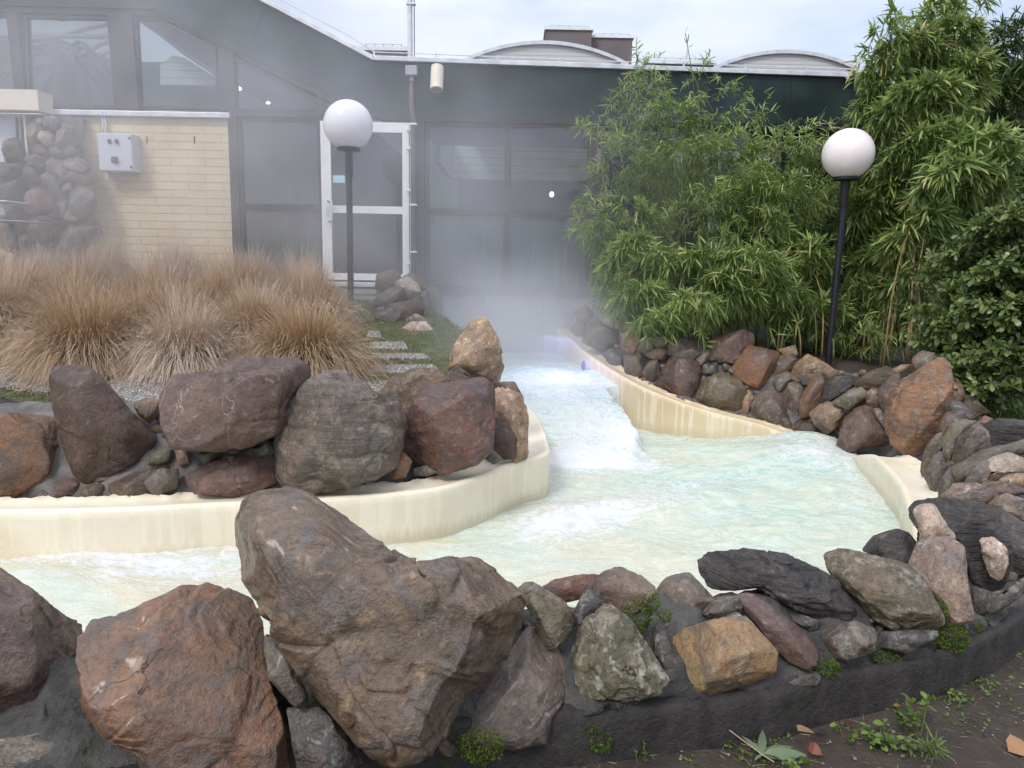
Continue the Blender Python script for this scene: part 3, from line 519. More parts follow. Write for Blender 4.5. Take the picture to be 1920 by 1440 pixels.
# stones along the channel side up to the door
br('brown', 8.5, [(704,542),(707,515),(735,505),(751,515),(747,537),(722,548)], .6, 'reddish brown stone on top of the heap beside the white door', cuts=6)
br('pale', 8.4, [(738,530),(765,519),(785,534),(789,552),(776,563),(752,556)], .6, 'pinkish white stone on the heap beside the white door', cuts=5)
br('grey', 8.1, [(703,562),(730,540),(756,540),(763,562),(735,580),(703,580)], .6, 'grey and red stone below the reddish brown one on the heap beside the white door', cuts=6)
br('pale', 7.3, [(748,622),(770,604),(800,604),(814,625),(803,645),(768,643)], .5, 'grey stone with white swirls beside the upper path slabs', B(lichen=.5), cuts=6)
br('tan', 6.2, [(843,668),(858,635),(880,623),(890,640),(870,682),(850,694)], .5, 'tan stone leaning behind the tall pointed tan rock', cuts=6)
for k, Y, pts in [('red',8.6,[(783,552),(800,545),(803,600),(790,605),(780,575)]), ('grey',8.9,[(798,535),(825,545),(832,590),(830,645),(812,620),(802,580)]), ('brown',7.9,[(723,572),(765,564),(782,556),(793,575),(792,602),(760,608),(728,588)]),
 ('grey',7.7,[(702,590),(735,577),(757,590),(747,608),(710,606)]), ('pink',7.6,[(760,600),(780,588),(803,600),(800,615),(775,612)]), ('brown',7.05,[(773,650),(790,632),(812,640),(803,660),(785,660)]),
 ('purple',6.9,[(803,660),(820,640),(842,640),(848,656),(836,676),(812,672)]), ('pale',7.3,[(809,635),(825,632),(830,645),(812,648)]), ('red',6.4,[(822,680),(840,655),(854,667),(843,690)]), ('brown',8.7,[(745,525),(770,512),(795,525),(800,550),(785,545)]),
 ('grey',8.0,[(700,580),(720,575),(735,590),(715,600)]), ('grey',8.3,[(800,590),(815,600),(825,640),(808,630)]), ('grey',7.5,[(790,600),(812,600),(822,630),(805,640)])]:
    rock(rockmat(k), Y, pts, .5, parent=iw, name='stone', cuts=5)
# the stone column against the brick wall, upper left
cw = empty('stone_column', (-5.6, 8.9, 1.5), 'rough stone column hugging the yellow brick wall under the cream canopy', 'stone column')
CY = 9.42
sweepmesh('mortar', [(*W(20,430,CY+.05)[:2],1.2),(*W(160,430,CY+.05)[:2],1.2)], [(0,0),(0,.8),(-.1,2.1),(-.3,2.1)], cement, cw, .06, -1, .05, 4, pstep=.06)
for i, (k, x, y, a, b, r) in enumerate([('pale',77,226,8,5,0),('brown',68,250,13,18,0),('pale',92,262,16,10,25),('grey',125,262,16,20,10),('grey',100,230,16,10,20),('brown',128,241,12,6,25),('purple',78,284,14,10,30),('grey',110,287,14,8,10),('grey',133,284,12,8,30),
  ('brown',72,303,22,9,10),('grey',145,312,20,13,15),('grey',105,312,14,14,0),('brown',150,337,20,10,20),('slate',20,322,22,16,-20),('slate',58,330,22,16,10),('grey',95,338,15,14,0),('brown',118,328,14,22,-20),('red',72,380,28,26,10),('slate',108,365,12,26,-25),('grey',130,350,10,10,0),
  ('grey',156,378,20,28,0),('slate',20,360,30,22,0),('grey',120,395,20,16,0),('brown',30,395,26,14,0),('grey',95,232,10,8,0),('slate',3,330,20,20,0),('grey',145,400,24,12,0)]):
    if k == 'red' or i in (13,):
        rock(rockmat(k), CY-.25, ell(x,y,a,b,r), .6, label={'red':'reddish conical boulder at the foot of the stone column by the brick wall','slate':'dark peaked stone in front of the white panel under the cream canopy'}[k], cuts=5)
    else: rock(rockmat(k), CY-.008*(y-200)/20*.5, ell(x,y,a*1.4,b*1.4,r,7), .7, parent=cw, name='stone', cuts=9, flat=.4)
def inpx(x, y, P):
    r = False; j = len(P)-1
    for i in range(len(P)):
        if (P[i][1] > y) != (P[j][1] > y) and x < (P[j][0]-P[i][0])*(y-P[i][1])/(P[j][1]-P[i][1]+1e-9)+P[i][0]: r = not r
        j = i
    return r
def fill(n, area, Yf, kinds, par, rr, seed, asp=.75):
    rg = random.Random(seed); done = 0; P = [np.array(q) for q in PIX]; xs = [a[0] for a in area]; ys = [a[1] for a in area]
    for _ in range(4000):
        if done >= n: break
        x, y = rg.uniform(min(xs), max(xs)), rg.uniform(min(ys), max(ys))
        if not inpx(x, y, area) or any(inpx(x, y, q) for q in P): continue
        d = min(np.hypot(q[:, 0]-x, (q[:, 1]-y)).min() for q in P)
        for q in P:                                            # distance to the edges as well
            a = q; b = np.roll(q, -1, 0); e = b-a; t = np.clip(((x-a[:, 0])*e[:, 0]+(y-a[:, 1])*e[:, 1])/((e**2).sum(1)+1e-9), 0, 1); d = min(d, np.hypot(a[:, 0]+e[:, 0]*t-x, a[:, 1]+e[:, 1]*t-y).min())
        r = min(rr[1], d*1.3)
        if r < rr[0]: continue
        q = ell(x, y, r*1.15, r*asp*1.1, rg.uniform(-40, 60), 9, rg.random()*99); k = rg.choice(kinds)
        rock(rockmat(k, wet=.3, lichen=.2), Yf(x, y), q, .5, parent=par, name='stone', cuts=5, n=12 if r < 14 else 18); P.append(np.array(q)); done += 1
def YN(x, y):
    yo = interp(x, [-60,850,1100,1292,1480,1612,1826,1920], [1480,1420,1353,1302,1268,1238,1161,1105]); Yo = interp(x, [-60,400,850,1100,1292,1480,1612,1826,1920], [1.85,1.95,2.1,2.25,2.35,2.48,2.58,2.8,3.0]); return Yo+.0+.30*max(0, min(1, (yo-y)/190))
fill(46, [(480,1200),(560,1440),(850,1405),(1100,1340),(1292,1290),(1480,1255),(1612,1225),(1826,1150),(1920,1095),(1900,1070),(1800,1180),(1330,1110),(1000,1100),(960,1200)], YN, ['slate','grey','brown','olive'], nw, (8, 40), 4)
fill(26, [(0,800),(0,925),(500,905),(520,850),(760,880),(900,850),(900,800),(700,800),(300,760),(250,780)], lambda x, y: 4.12+.25*max(0, (x-700)/200)+.0012*max(0, 920-y), ['grey','olive','brown','red','slate'], iw, (7, 30), 5)
fill(44, [(1060,600),(1130,665),(1260,745),(1400,790),(1520,825),(1660,830),(1650,700),(1500,690),(1300,650),(1150,600),(1080,575)], RY, ['grey','brown','olive','purple','grey'], rw, (5, 22), 6)
fill(14, [(0,300),(60,225),(135,225),(150,300),(172,340),(178,450),(0,450)], lambda x, y: CY-.02, ['grey','brown','slate','purple'], cw, (12, 34), 9)
fill(14, [(1740,900),(1800,770),(1920,800),(1930,940),(1780,940)], lambda x, y: 4.2+max(0, 930-y)*.006, ['grey','brown','tan','slate'], nw, (7, 24), 8)
# ------------------------------------------------------------------ cream channel walls
cream, _nt, _p, _o = newmat('cream_coating')
_tc = node(_nt, 'ShaderNodeTexCoord').outputs['Object']; _n = ntex(_nt, _tc, 2.5, 5); _n2 = ntex(_nt, _tc, 30, 5, .6)
_mp = node(_nt, 'ShaderNodeMapping', {'Vector': _tc, 'Scale': (14, 14, .5)}).outputs[0]; _st = ntex(_nt, _mp, 1.5, 3, .5)
_c = mixc(_nt, ramp(_nt, _n, .3, .7), (.78, .69, .51), (.86, .79, .63)); _gs = node(_nt, 'ShaderNodeSeparateXYZ', {0: node(_nt, 'ShaderNodeNewGeometry').outputs['Normal']}).outputs[2]
_c = mixc(_nt, node(_nt, 'ShaderNodeMath', {0: ramp(_nt, _st, .52, .60, 0, .45), 1: ramp(_nt, _gs, .3, .6, 1, 0)}, operation='MULTIPLY').outputs[0], _c, (.90, .84, .68))
_c = mixc(_nt, ramp(_nt, _n2, .62, .72, 0, .3), _c, (.6, .5, .36)); _pz = node(_nt, 'ShaderNodeSeparateXYZ', {0: node(_nt, 'ShaderNodeNewGeometry').outputs['Position']}).outputs[2]
_wl = node(_nt, 'ShaderNodeMath', {0: _pz, 1: node(_nt, 'ShaderNodeMath', {0: ntex(_nt, _mp, 3., 5, .6), 1: -.16}, operation='MULTIPLY').outputs[0]}, operation='ADD').outputs[0]
_c = mixc(_nt, ramp(_nt, _wl, -.075, .015, .55, 0), _c, (.52, .43, .29)); _c = mixc(_nt, ramp(_nt, ntex(_nt, _tc, 1.1, 6, .65, 1.), .52, .7, 0, .5), _c, (.70, .58, .40))
L(_nt, _c, _p.inputs['Base Color']); _p.inputs['Roughness'].default_value = .42
L(_nt, node(_nt, 'ShaderNodeBump', {'Height': _n2, 'Strength': .35, 'Distance': .008}).outputs[0], _p.inputs['Normal'])
cream_r = cream.copy(); cream_r.name = 'tan_coating'
for nd in cream_r.node_tree.nodes:
    if nd.type == 'MIX' and not nd.inputs[6].is_linked and abs(nd.inputs[6].default_value[0]-.78) < .01: nd.inputs[6].default_value = (.66, .52, .33, 1); nd.inputs[7].default_value = (.72, .60, .40, 1)
ch = empty('pool_channel', (1, 6.5, 0), 'cream coated winding channel walls of the steaming outdoor pool', 'pool')
def ledge(path, w, side, parent=ch, mat=cream):
    pr = [(.02,-.9),(.0,-.05),(-.006,-.012),(.008,.004),(.032,.006),(.05,-.004),(w*.6,-.012),(w*.85,-.004),(w*.93,.012),(w,.006),(w+.06,-.05)]
    v, f = sweep(path, pr, .02, side)
    jag = fbm(v[:, -4]*np.array([14, 14, 0])+3, 4, .6)
    for j, s in ((-4,.3),(-3,1),(-2,1),(-1,1)):
        v[:, j, :2] += (v[:, -1, :2]-v[:, 0, :2])/(w+.04)*(jag*.085*s)[:, None]
        v[:, j, 2] += fbm(v[:, j]*40, 2)*.008
    v[..., 2] += (fbm(v.reshape(-1, 3)*1.5, 2)*.006).reshape(v.shape[:2])
    if side < 0: f = f[:, ::-1]
    return mesh('channel_wall', v.reshape(-1, 3), f, mat, parent, True)
ledge(LIPL[:-1]+[(.17,4.97,.3),(.265,5.12,.3)]+LIPB[1:], .22, 1)
ledge(LIPR, .2, 1, mat=cream_r)
ledge([(3.0,6.5,-.05),(2.93,6.2,.03),(2.84,5.95,.12),(2.78,5.6,.21),(2.70,5.25,.22),(2.60,4.85,.22),(2.43,4.41,.22),(2.23,3.95,.22),(1.98,3.52,.22),(1.6,3.15,.22)], .3, 1)
# ------------------------------------------------------------------ ground, terrace, water
POOL = np.array([(-9,1.0),(-5,1.85),(-2.6,2.1),(-1.2,2.25),(-.3,2.5),(.3,2.6),(.83,2.72),(1.3,2.95),(1.75,3.25),(2.15,3.65),(2.45,4.2),(2.7,4.8),(2.85,5.4),(3.0,6.0),(3.05,6.6),(2.7,7.0),(2.1,7.2),(1.6,7.35),(1.2,7.7),(.88,8.4),(.66,9.75),(-1.08,9.75),(-.95,8.7),(-.42,7.6),(.0,6.75),(.12,6),(.13,5.3),(.05,5.05),(-.25,4.7),(-.55,4.36),(-1.1,4.12),(-1.7,4.0),(-2.7,3.82),(-9,3.4)])
def inpoly(x, y, P):
    r = np.zeros(x.shape, bool); j = len(P)-1
    for i in range(len(P)):
        a, b = P[i], P[j]; c = ((a[1] > y) != (b[1] > y)) & (x < (b[0]-a[0])*(y-a[1])/((b[1]-a[1])+1e-12)+a[0]); r ^= c; j = i
    return r
ISL = np.array([(-40,4.1),(-2.7,4.38),(-1.3,4.56),(-.75,4.9),(-.35,5.4),(-.2,6.2),(-.4,7.2),(-.95,8.5),(-1.15,9.8),(-40,9.8)])
BANK = np.array([(1.2,9.8),(1.45,8.8),(1.75,8.2),(2.05,7.95),(2.6,7.8),(3.3,7.5),(3.75,6.7),(3.8,5.6),(40,5.0),(40,40),(1.2,40)])
def hterr(y): return .72+.134*(np.clip(y, 4, 9.8)-5.5)
gx = np.r_[-250, -120, -50, -25, -14, np.arange(-9, 7.01, .06), 9, 13, 20, 40, 90, 250]; gy = np.r_[-200, -60, -20, -8, -3, np.arange(0, 10.6, .06), 12, 16, 25, 60, 150, 400]
X, Y = np.meshgrid(gx, gy, indexing='ij'); x = X.ravel(); y = Y.ravel()
h = np.zeros_like(x); P3 = np.stack([x, y, 0*x], 1)
isl = inpoly(x, y, ISL); bank = inpoly(x, y, BANK); pool = inpoly(x, y, POOL)
hb = .34+.30*sstep(y, 6.3, 8.5)*sstep(-x, -5.5, -3.0)+.12*sstep(y, 6.0, 9); hb = np.where(x > 3.2, hb*sstep(y-.15*(x-3.2), 3.6, 6.8), hb)
rest = sstep(x, 3.0, 4.5)*sstep(y, 3.6, 6.8)*.30
h = np.where(pool, -.9, np.where(isl, hterr(y), np.where(bank, hb, rest)))
h = np.where((y > 9.8) & (np.abs(x) < 9), .9, h)
near = (np.abs(x) < 10) & (y < 12) & (y > -1)
h = h+np.where(near & ~pool, fbm(P3*1.3, 3)*.025+fbm(P3*7, 3)*.010, 0)
gm, _nt, _p, _o = newmat('soil')
_tc = node(_nt, 'ShaderNodeTexCoord').outputs['Object']; _n = ntex(_nt, _tc, 3, 8, .65); _n2 = ntex(_nt, _tc, 55, 7, .7); _n3 = ntex(_nt, _tc, 9, 5)
_c = mixc(_nt, ramp(_nt, _n, .35, .65), (.042, .032, .024), (.085, .064, .048)); _c = mixc(_nt, ramp(_nt, _n2, .58, .68, 0, .7), _c, (.17, .14, .11))
_at = node(_nt, 'ShaderNodeAttribute', attribute_name='lawn').outputs['Fac']; _g = mixc(_nt, ramp(_nt, _n3, .4, .6), (.06, .085, .025), (.12, .115, .05))
_c = mixc(_nt, _at, _c, _g); L(_nt, _c, _p.inputs['Base Color']); _p.inputs['Roughness'].default_value = .8
L(_nt, node(_nt, 'ShaderNodeBump', {'Height': node(_nt, 'ShaderNodeMath', {0: _n2, 1: _n}, operation='ADD').outputs[0], 'Strength': .9, 'Distance': .02}).outputs[0], _p.inputs['Normal'])
nx_, ny_ = len(gx), len(gy); i, j = np.meshgrid(np.arange(nx_-1), np.arange(ny_-1), indexing='ij'); i = i.ravel(); j = j.ravel()
gf = np.stack([i*ny_+j, (i+1)*ny_+j, (i+1)*ny_+j+1, i*ny_+j+1], 1)
ground = mesh('ground', np.stack([x, y, h], 1), gf, gm, None, True, origin=(0, 0, 0), attrs={'lawn': np.where(isl & (x > -4.6), 1., 0.)}); tag(ground, kind='structure')
# water
st = .022; wx = np.arange(-4.2, 3.3, st); wy = np.arange(2.0, 9.72, st); X, Y = np.meshgrid(wx, wy, indexing='ij'); x = X.ravel(); y = Y.ravel(); P3 = np.stack([x, y, 0*x], 1)
xw = np.interp(y, [5.8, 6.1, 6.5, 7.2, 7.6, 7.8], [.9, 1.05, 1.12, 1.0, 1.0, 1.6])+.05*noise(P3*5)
base = .50-.14*sstep(-y, -8.1, -7.3)-.34*sstep(-y, -7.2, -6.05+0*y)
stream = 1-sstep(x-xw, -.02, .10); stream = np.where(y > 7.75, 1, stream)
front = 5.98+.10*noise(P3*3)+.05*noise(P3*9); stream = stream*sstep(y, front-.06, front+.05)
z = np.maximum(base, 0)*stream-.02
G = lambda cx, cy, sx, sy, a=0: np.exp(-((((x-cx)*math.cos(a)+(y-cy)*math.sin(a))/sx)**2+((-(x-cx)*math.sin(a)+(y-cy)*math.cos(a))/sy)**2))
z += .075*sstep(-x, .2, 1.6); z += .13*G(2.35, 6.25, .75, .42)+.05*G(1.6, 6.5, .5, .2)+.05*G(.4, 4.75, .5, .22, .5)+.05*G(1.3, 5.1, .6, .2, .5)+.06*G(-2.3, 3.35, .5, .25)+.05*G(2.35,5.4,.3,.5)
z += .07*G(.55, 7.45, .35, .16)+.13*G(2.75, 6.75, .4, .35)+.03*G(2.2,6.9,.3,.2)
def px(p, zz=0.): q = Z(p[0], p[1], zz); return q[0], q[1]
foam = stream*(.12+.88*sstep(-y, -7.7, -6.3))*(.30+.55*sstep(x, .0, .9))*(1+.9*fbm(P3*2.2+9, 3))+.55*stream*np.exp(-((y-7.6)/.35)**2)*sstep(x, -.5, .4)+.95*np.exp(-((y-6.05)/.16)**2)*sstep(x, .1, .4)*(1-sstep(x, 1.15, 1.35))
for (pp, sx, sy, a, k) in [((1090,970), .32, .13, .75, .75), ((1200,950), .35, .13, .55, .55), ((1010,985), .18, .12, .4, .7), ((1300,905), .5, .13, .5, .4), ((1640,920), .25, .5, 0, .42), ((1530,865), .35, .16, .2, .6), ((1450,835), .4, .12, 0, .4),
    ((230,1065), .5, .11, -.05, .66), ((380,1040), .3, .07, 0, .45), ((90,1050), .3, .10, 0, .5), ((330,1090), .4, .11, .1, .45), ((1650,850), .25, .2, 0, .4)]:
    c = px(pp); foam += k*G(c[0], c[1], sx*1.15, sy*1.5, a)
foam = np.clip(foam, 0, 1.25)
z += foam*(.016*fbm(P3*5, 3, .5)+.008*fbm(P3*16, 3, .5)); z += .034*fbm(P3*2.5+5, 3)+.012*fbm(P3*np.array([9, 14, 1]), 3)
aqua = np.clip(.15+.75*sstep(y, 5.2, 7.5)*stream+.9*G(*px((1500,885)), .55, .16, .1)+.5*G(*px((1300,900)), .7, .3)+.35*sstep(x, .3, 1.6)*sstep(y, 3.2, 4.6)-.3*sstep(-x, .6, 1.6)+.2*fbm(P3*1.5, 3), 0, 1)
ny_ = len(wy); nx_ = len(wx); i, j = np.meshgrid(np.arange(nx_-1), np.arange(ny_-1), indexing='ij'); i = i.ravel(); j = j.ravel()
wf = np.stack([i*ny_+j, (i+1)*ny_+j, (i+1)*ny_+j+1, i*ny_+j+1], 1); ins = inpoly(x, y, POOL); wf = wf[ins[wf].all(1)]
use = np.unique(wf); rem = np.full(len(x), -1); rem[use] = np.arange(len(use)); wf = rem[wf]
wm, _nt, _p, _o = newmat('pool_water')
_tc = node(_nt, 'ShaderNodeTexCoord').outputs['Object']; fo = node(_nt, 'ShaderNodeAttribute', attribute_name='foam').outputs['Fac']; aq = node(_nt, 'ShaderNodeAttribute', attribute_name='aqua').outputs['Fac']
mpw = node(_nt, 'ShaderNodeMapping', {'Vector': _tc, 'Scale': (1, 1.5, 1), 'Rotation': (0, 0, .5)}).outputs[0]
nA = ntex(_nt, mpw, 3.4, 6, .6, 2.4); nB = ntex(_nt, mpw, 9, 8, .66, 2.2); nC = ntex(_nt, mpw, 46, 5, .7, .5); nD = ntex(_nt, mpw, 1.6, 5, .6, 1.)
rid = node(_nt, 'ShaderNodeMath', {0: node(_nt, 'ShaderNodeMath', {0: nA, 1: .5}, operation='SUBTRACT').outputs[0]}, operation='ABSOLUTE').outputs[0]
rid = ramp(_nt, rid, 0, .05, 1, 0); rid2 = ramp(_nt, node(_nt, 'ShaderNodeMath', {0: node(_nt, 'ShaderNodeMath', {0: nB, 1: .5}, operation='SUBTRACT').outputs[0]}, operation='ABSOLUTE').outputs[0], 0, .05, 1, 0)
wcol = mixc(_nt, ramp(_nt, nD, .38, .62), (.64, .59, .42), (.60, .66, .54)); wcol = mixc(_nt, aq, wcol, mixc(_nt, ramp(_nt, nA, .38, .6), (.42, .61, .53), (.58, .70, .58)))
veil = node(_nt, 'ShaderNodeMath', {0: rid, 1: node(_nt, 'ShaderNodeMath', {0: rid2, 1: .35}, operation='MULTIPLY').outputs[0]}, operation='ADD').outputs[0]
m1 = node(_nt, 'ShaderNodeMath', {0: nB, 1: node(_nt, 'ShaderNodeMath', {0: fo, 1: .34, 2: -.02}, operation='MULTIPLY_ADD').outputs[0]}, operation='ADD').outputs[0]
m1 = node(_nt, 'ShaderNodeMath', {0: m1, 1: node(_nt, 'ShaderNodeMath', {0: nC, 1: .22, 2: -.11}, operation='MULTIPLY_ADD').outputs[0]}, operation='ADD').outputs[0]
fm = ramp(_nt, m1, .50, .86)
fm2 = node(_nt, 'ShaderNodeMath', {0: veil, 1: ramp(_nt, fo, .0, .5, .35, .9)}, operation='MULTIPLY').outputs[0]
fmx = node(_nt, 'ShaderNodeMath', {0: fm, 1: fm2}, operation='MAXIMUM'); fmx.use_clamp = True
wcol = mixc(_nt, fmx.outputs[0], wcol, (.75, .76, .77)); L(_nt, wcol, _p.inputs['Base Color'])
L(_nt, ramp(_nt, fmx.outputs[0], 0, 1, .12, .7), _p.inputs['Roughness']); _p.inputs['IOR'].default_value = 1.25
hsum = node(_nt, 'ShaderNodeMath', {0: nB, 1: node(_nt, 'ShaderNodeMath', {0: nC, 1: .35}, operation='MULTIPLY').outputs[0]}, operation='ADD').outputs[0]
hsum = node(_nt, 'ShaderNodeMath', {0: hsum, 1: node(_nt, 'ShaderNodeMath', {0: fmx.outputs[0], 1: .35}, operation='MULTIPLY').outputs[0]}, operation='ADD').outputs[0]
L(_nt, node(_nt, 'ShaderNodeBump', {'Height': hsum, 'Strength': .5, 'Distance': .02}).outputs[0], _p.inputs['Normal'])
water = mesh('water', np.stack([x, y, z], 1)[use], wf, wm, None, True, origin=(0, 0, 0), attrs={'foam': foam[use], 'aqua': aqua[use]}); tag(water, kind='structure')
# paving slabs of exposed aggregate
agg, _nt, _p, _o = newmat('exposed_aggregate'); _tc = node(_nt, 'ShaderNodeTexCoord').outputs['Object']
_v = node(_nt, 'ShaderNodeTexVoronoi', {'Vector': _tc, 'Scale': 75.}); _hs = node(_nt, 'ShaderNodeSeparateColor', {0: _v.outputs['Color']}).outputs[0]
_c = mixc(_nt, ramp(_nt, _hs, .1, .9), (.16, .14, .13), (.62, .57, .52)); _c = mixc(_nt, ramp(_nt, _v.outputs[0], .35, .6), _c, (.14, .13, .12)); L(_nt, _c, _p.inputs['Base Color']); _p.inputs['Roughness'].default_value = .7
L(_nt, node(_nt, 'ShaderNodeBump', {'Height': _v.outputs[0], 'Strength': .8, 'Distance': -.008}).outputs[0], _p.inputs['Normal'])
def zter(px_, py_):                                               # photo point on the terrace
    d = ray(px_, py_); a, b = .72-.134*5.5, .134; t = (a-EYE+b*0)/(d[2]-b*d[1]); return CAM+d*t
SLP = [('widest gravel slab at the bottom of the path, half behind the grey-brown sloping rock', [(655,716),(745,716),(735,742),(660,742)]),
 ('second gravel slab from the bottom of the path to the white door', [(695,686),(812,685),(828,699),(690,701)]), ('third gravel slab from the bottom of the path to the white door', [(697,664),(795,664),(808,674),(694,674)]),
 ('fourth gravel slab from the bottom of the path to the white door', [(694,643),(758,642),(766,656),(692,655)]), ('small grey-pink slab at the bend of the path beside the ornamental grass', [(688,622),(712,622),(716,633),(688,634)]),
 ('gravel slab lying just before the threshold of the white door', [(655,543),(705,544),(705,553),(655,552)]), ('narrow gravel slab one step down from the door slab', [(660,556),(704,557),(704,563),(660,562)])]
for lab, q in SLP:
    P = [zter(*p) for p in q]; mb = MB(); mb.add([p+np.array([0, 0, .012]) for p in P]+[p-np.array([0, 0, .05]) for p in P], [(0,3,2,1),(4,5,6,7),(0,1,5,4),(1,2,6,5),(2,3,7,6),(3,0,4,7)])
    tag(mb.build('paving_slab', agg, bevel=.006), lab, 'paving slab', 'gravel slabs of the path')
for lab, q in [('broad gravel patch behind the dark ridged rock at the left edge', [(-80,700),(20,692),(110,700),(112,722),(90,742),(60,735),(20,730),(-80,738)]), ('rounded gravel patch between the purple fin-shaped rock and the box-shaped boulder', [(205,718),(240,710),(290,708),(330,716),(325,760),(270,765),(235,755),(212,735)])]:
    P = [zter(*p)+np.array([0, 0, .022]) for p in q]; n = len(P); v = P+[p-np.array([0, 0, .06]) for p in P]
    tag(mesh('paving_slab', v, [tuple(range(n-1, -1, -1)), *[(i, (i+1) % n, (i+1) % n+n, i+n) for i in range(n)]], agg), lab, 'paving slab', 'gravel slabs in the moss')
# ------------------------------------------------------------------ the building, facade on the plane Y = 9.7
FY = 9.7
def fx(px_, py_=380): return W(px_, py_, FY)[0]
def fz(py_, px_=960): return W(px_, py_, FY)[2]
def fp(px_, py_): q = W(px_, py_, FY); return (q[0], q[2])
frame_m = simple('dark_brown_frame', (.035, .028, .030), .45, var=.25, vscale=4, bump=.15, bscale=25)
fascia_m = simple('dark_green_panel', (.015, .029, .028), .38, var=.45, vscale=2.2, bump=.05, bscale=8, spec=.35)
white_m = simple('white_paint', (.78, .78, .78), .35, var=.06, vscale=3, bump=.05)
cream_m = simple('cream_paint', (.72, .64, .52), .5, var=.06, vscale=4, bump=.1)
metal_m = simple('zinc_trim', (.62, .63, .66), .45, .35, var=.14, vscale=7, bump=.08)
dark_m = simple('black_metal', (.022, .022, .026), .45, .2, var=.2, vscale=8, bump=.08)
grey_m = simple('grey_plastic', (.36, .37, .40), .5, var=.08, vscale=5)
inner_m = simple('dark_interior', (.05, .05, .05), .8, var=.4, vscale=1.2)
glass = glassmat('window_glass', (.62, .66, .66) , .0); fog_g = glassmat('fogged_glass', (.6, .66, .68), .0, .42, (.36, .40, .43), True); fog_l = glassmat('misted_glass', (.62, .66, .66), .0, .3, (.4, .42, .42))
brick, _nt, _p, _o = newmat('yellow_painted_brick'); _tc = node(_nt, 'ShaderNodeTexCoord').outputs['Object']
_sx = node(_nt, 'ShaderNodeSeparateXYZ', {0: _tc}); _cb = node(_nt, 'ShaderNodeCombineXYZ', {0: _sx.outputs[0], 1: _sx.outputs[2]}).outputs[0]
_wn = node(_nt, 'ShaderNodeTexNoise', {'Vector': _tc, 'Scale': 9., 'Detail': 3.}).outputs['Color']; _wv = node(_nt, 'ShaderNodeVectorMath', {0: _wn, 1: (.012, .012, 0)}, operation='MULTIPLY').outputs[0]; _cb = node(_nt, 'ShaderNodeVectorMath', {0: _cb, 1: _wv}, operation='ADD').outputs[0]
_b = node(_nt, 'ShaderNodeTexBrick', {'Vector': _cb, 'Color1': (1, 1, 1, 1), 'Color2': (.85, .85, .85, 1), 'Mortar': (0, 0, 0, 1), 'Scale': 1., 'Mortar Size': .007, 'Mortar Smooth': .5, 'Brick Width': .43, 'Row Height': .098})
_n = ntex(_nt, _tc, 3, 6, .6); _n2 = ntex(_nt, _tc, 60, 5); _c = mixc(_nt, ramp(_nt, _n, .3, .7), (.60, .48, .29), (.70, .58, .38)); _c = mixc(_nt, node(_nt, 'ShaderNodeMath', {0: _b.outputs['Fac'], 1: .55}, operation='MULTIPLY').outputs[0], _c, (.44, .36, .2))
L(_nt, _c, _p.inputs['Base Color']); _p.inputs['Roughness'].default_value = .6
L(_nt, node(_nt, 'ShaderNodeBump', {'Height': node(_nt, 'ShaderNodeMath', {0: _b.outputs['Fac'], 1: -1., 2: _n2}, operation='MULTIPLY_ADD').outputs[0], 'Strength': .7, 'Distance': .012}).outputs[0], _p.inputs['Normal'])
bd = empty('pool_building', (-1.5, FY, .9), 'dark green and glass swimming pool hall with a yellow brick wall and a white door', 'building')
zS, zH = 1.30, 3.35                                               # window sill, header
zTb, zTt = fz(402, 900), fz(391, 900)
# yellow brick wall
xb0, xb1 = -8.5, -3.60
MB().box(xb0, xb1, FY-.02, FY+.25, .9, 3.33).build('brick_wall', brick, bd)
for p in (191, 277, 366): c = fp(p, 263); MB().box(c[0]-.008, c[0]+.008, FY-.024, FY-.019, c[1]-.045, c[1]+.045).build('vent_slot', dark_m, bd)
MB().prism([(xb0, 3.335), (xb1+.05, 3.335), (xb1+.05, 3.40), (xb0, 3.40)], FY-.09, FY+.02).build('window_sill', metal_m, bd, bevel=.008)
# fascia
MB().prism([fp(703,114), fp(1622,145), fp(1606,236), (fx(1300,232), 3.38), (fx(703,232), 3.38)], FY-.06, FY+.1).build('fascia', fascia_m, bd)
MB().prism([fp(-300,-350), fp(300,-120), fp(490,0), fp(702,114), (fp(702,114)[0], 3.38), fp(640,186), fp(408,80), fp(297,20), fp(-300,6)], FY-.06, FY+.1).build('fascia', fascia_m, bd)
for a, b in [((703,120),(703,226)), ((1017,128),(1017,234)), ((1167,132),(1167,236)), ((1330,138),(1330,236)), ((1480,142),(1480,236)), ((500,18),(466,102)), ((297,-60),(297,18))]:
    A = fp(*a); C_ = fp(*b); MB().prism([(A[0]-.006, A[1]), (A[0]+.006, A[1]), (C_[0]+.006, C_[1]), (C_[0]-.006, C_[1])], FY-.066, FY-.058).build('panel_joint', dark_m, bd)
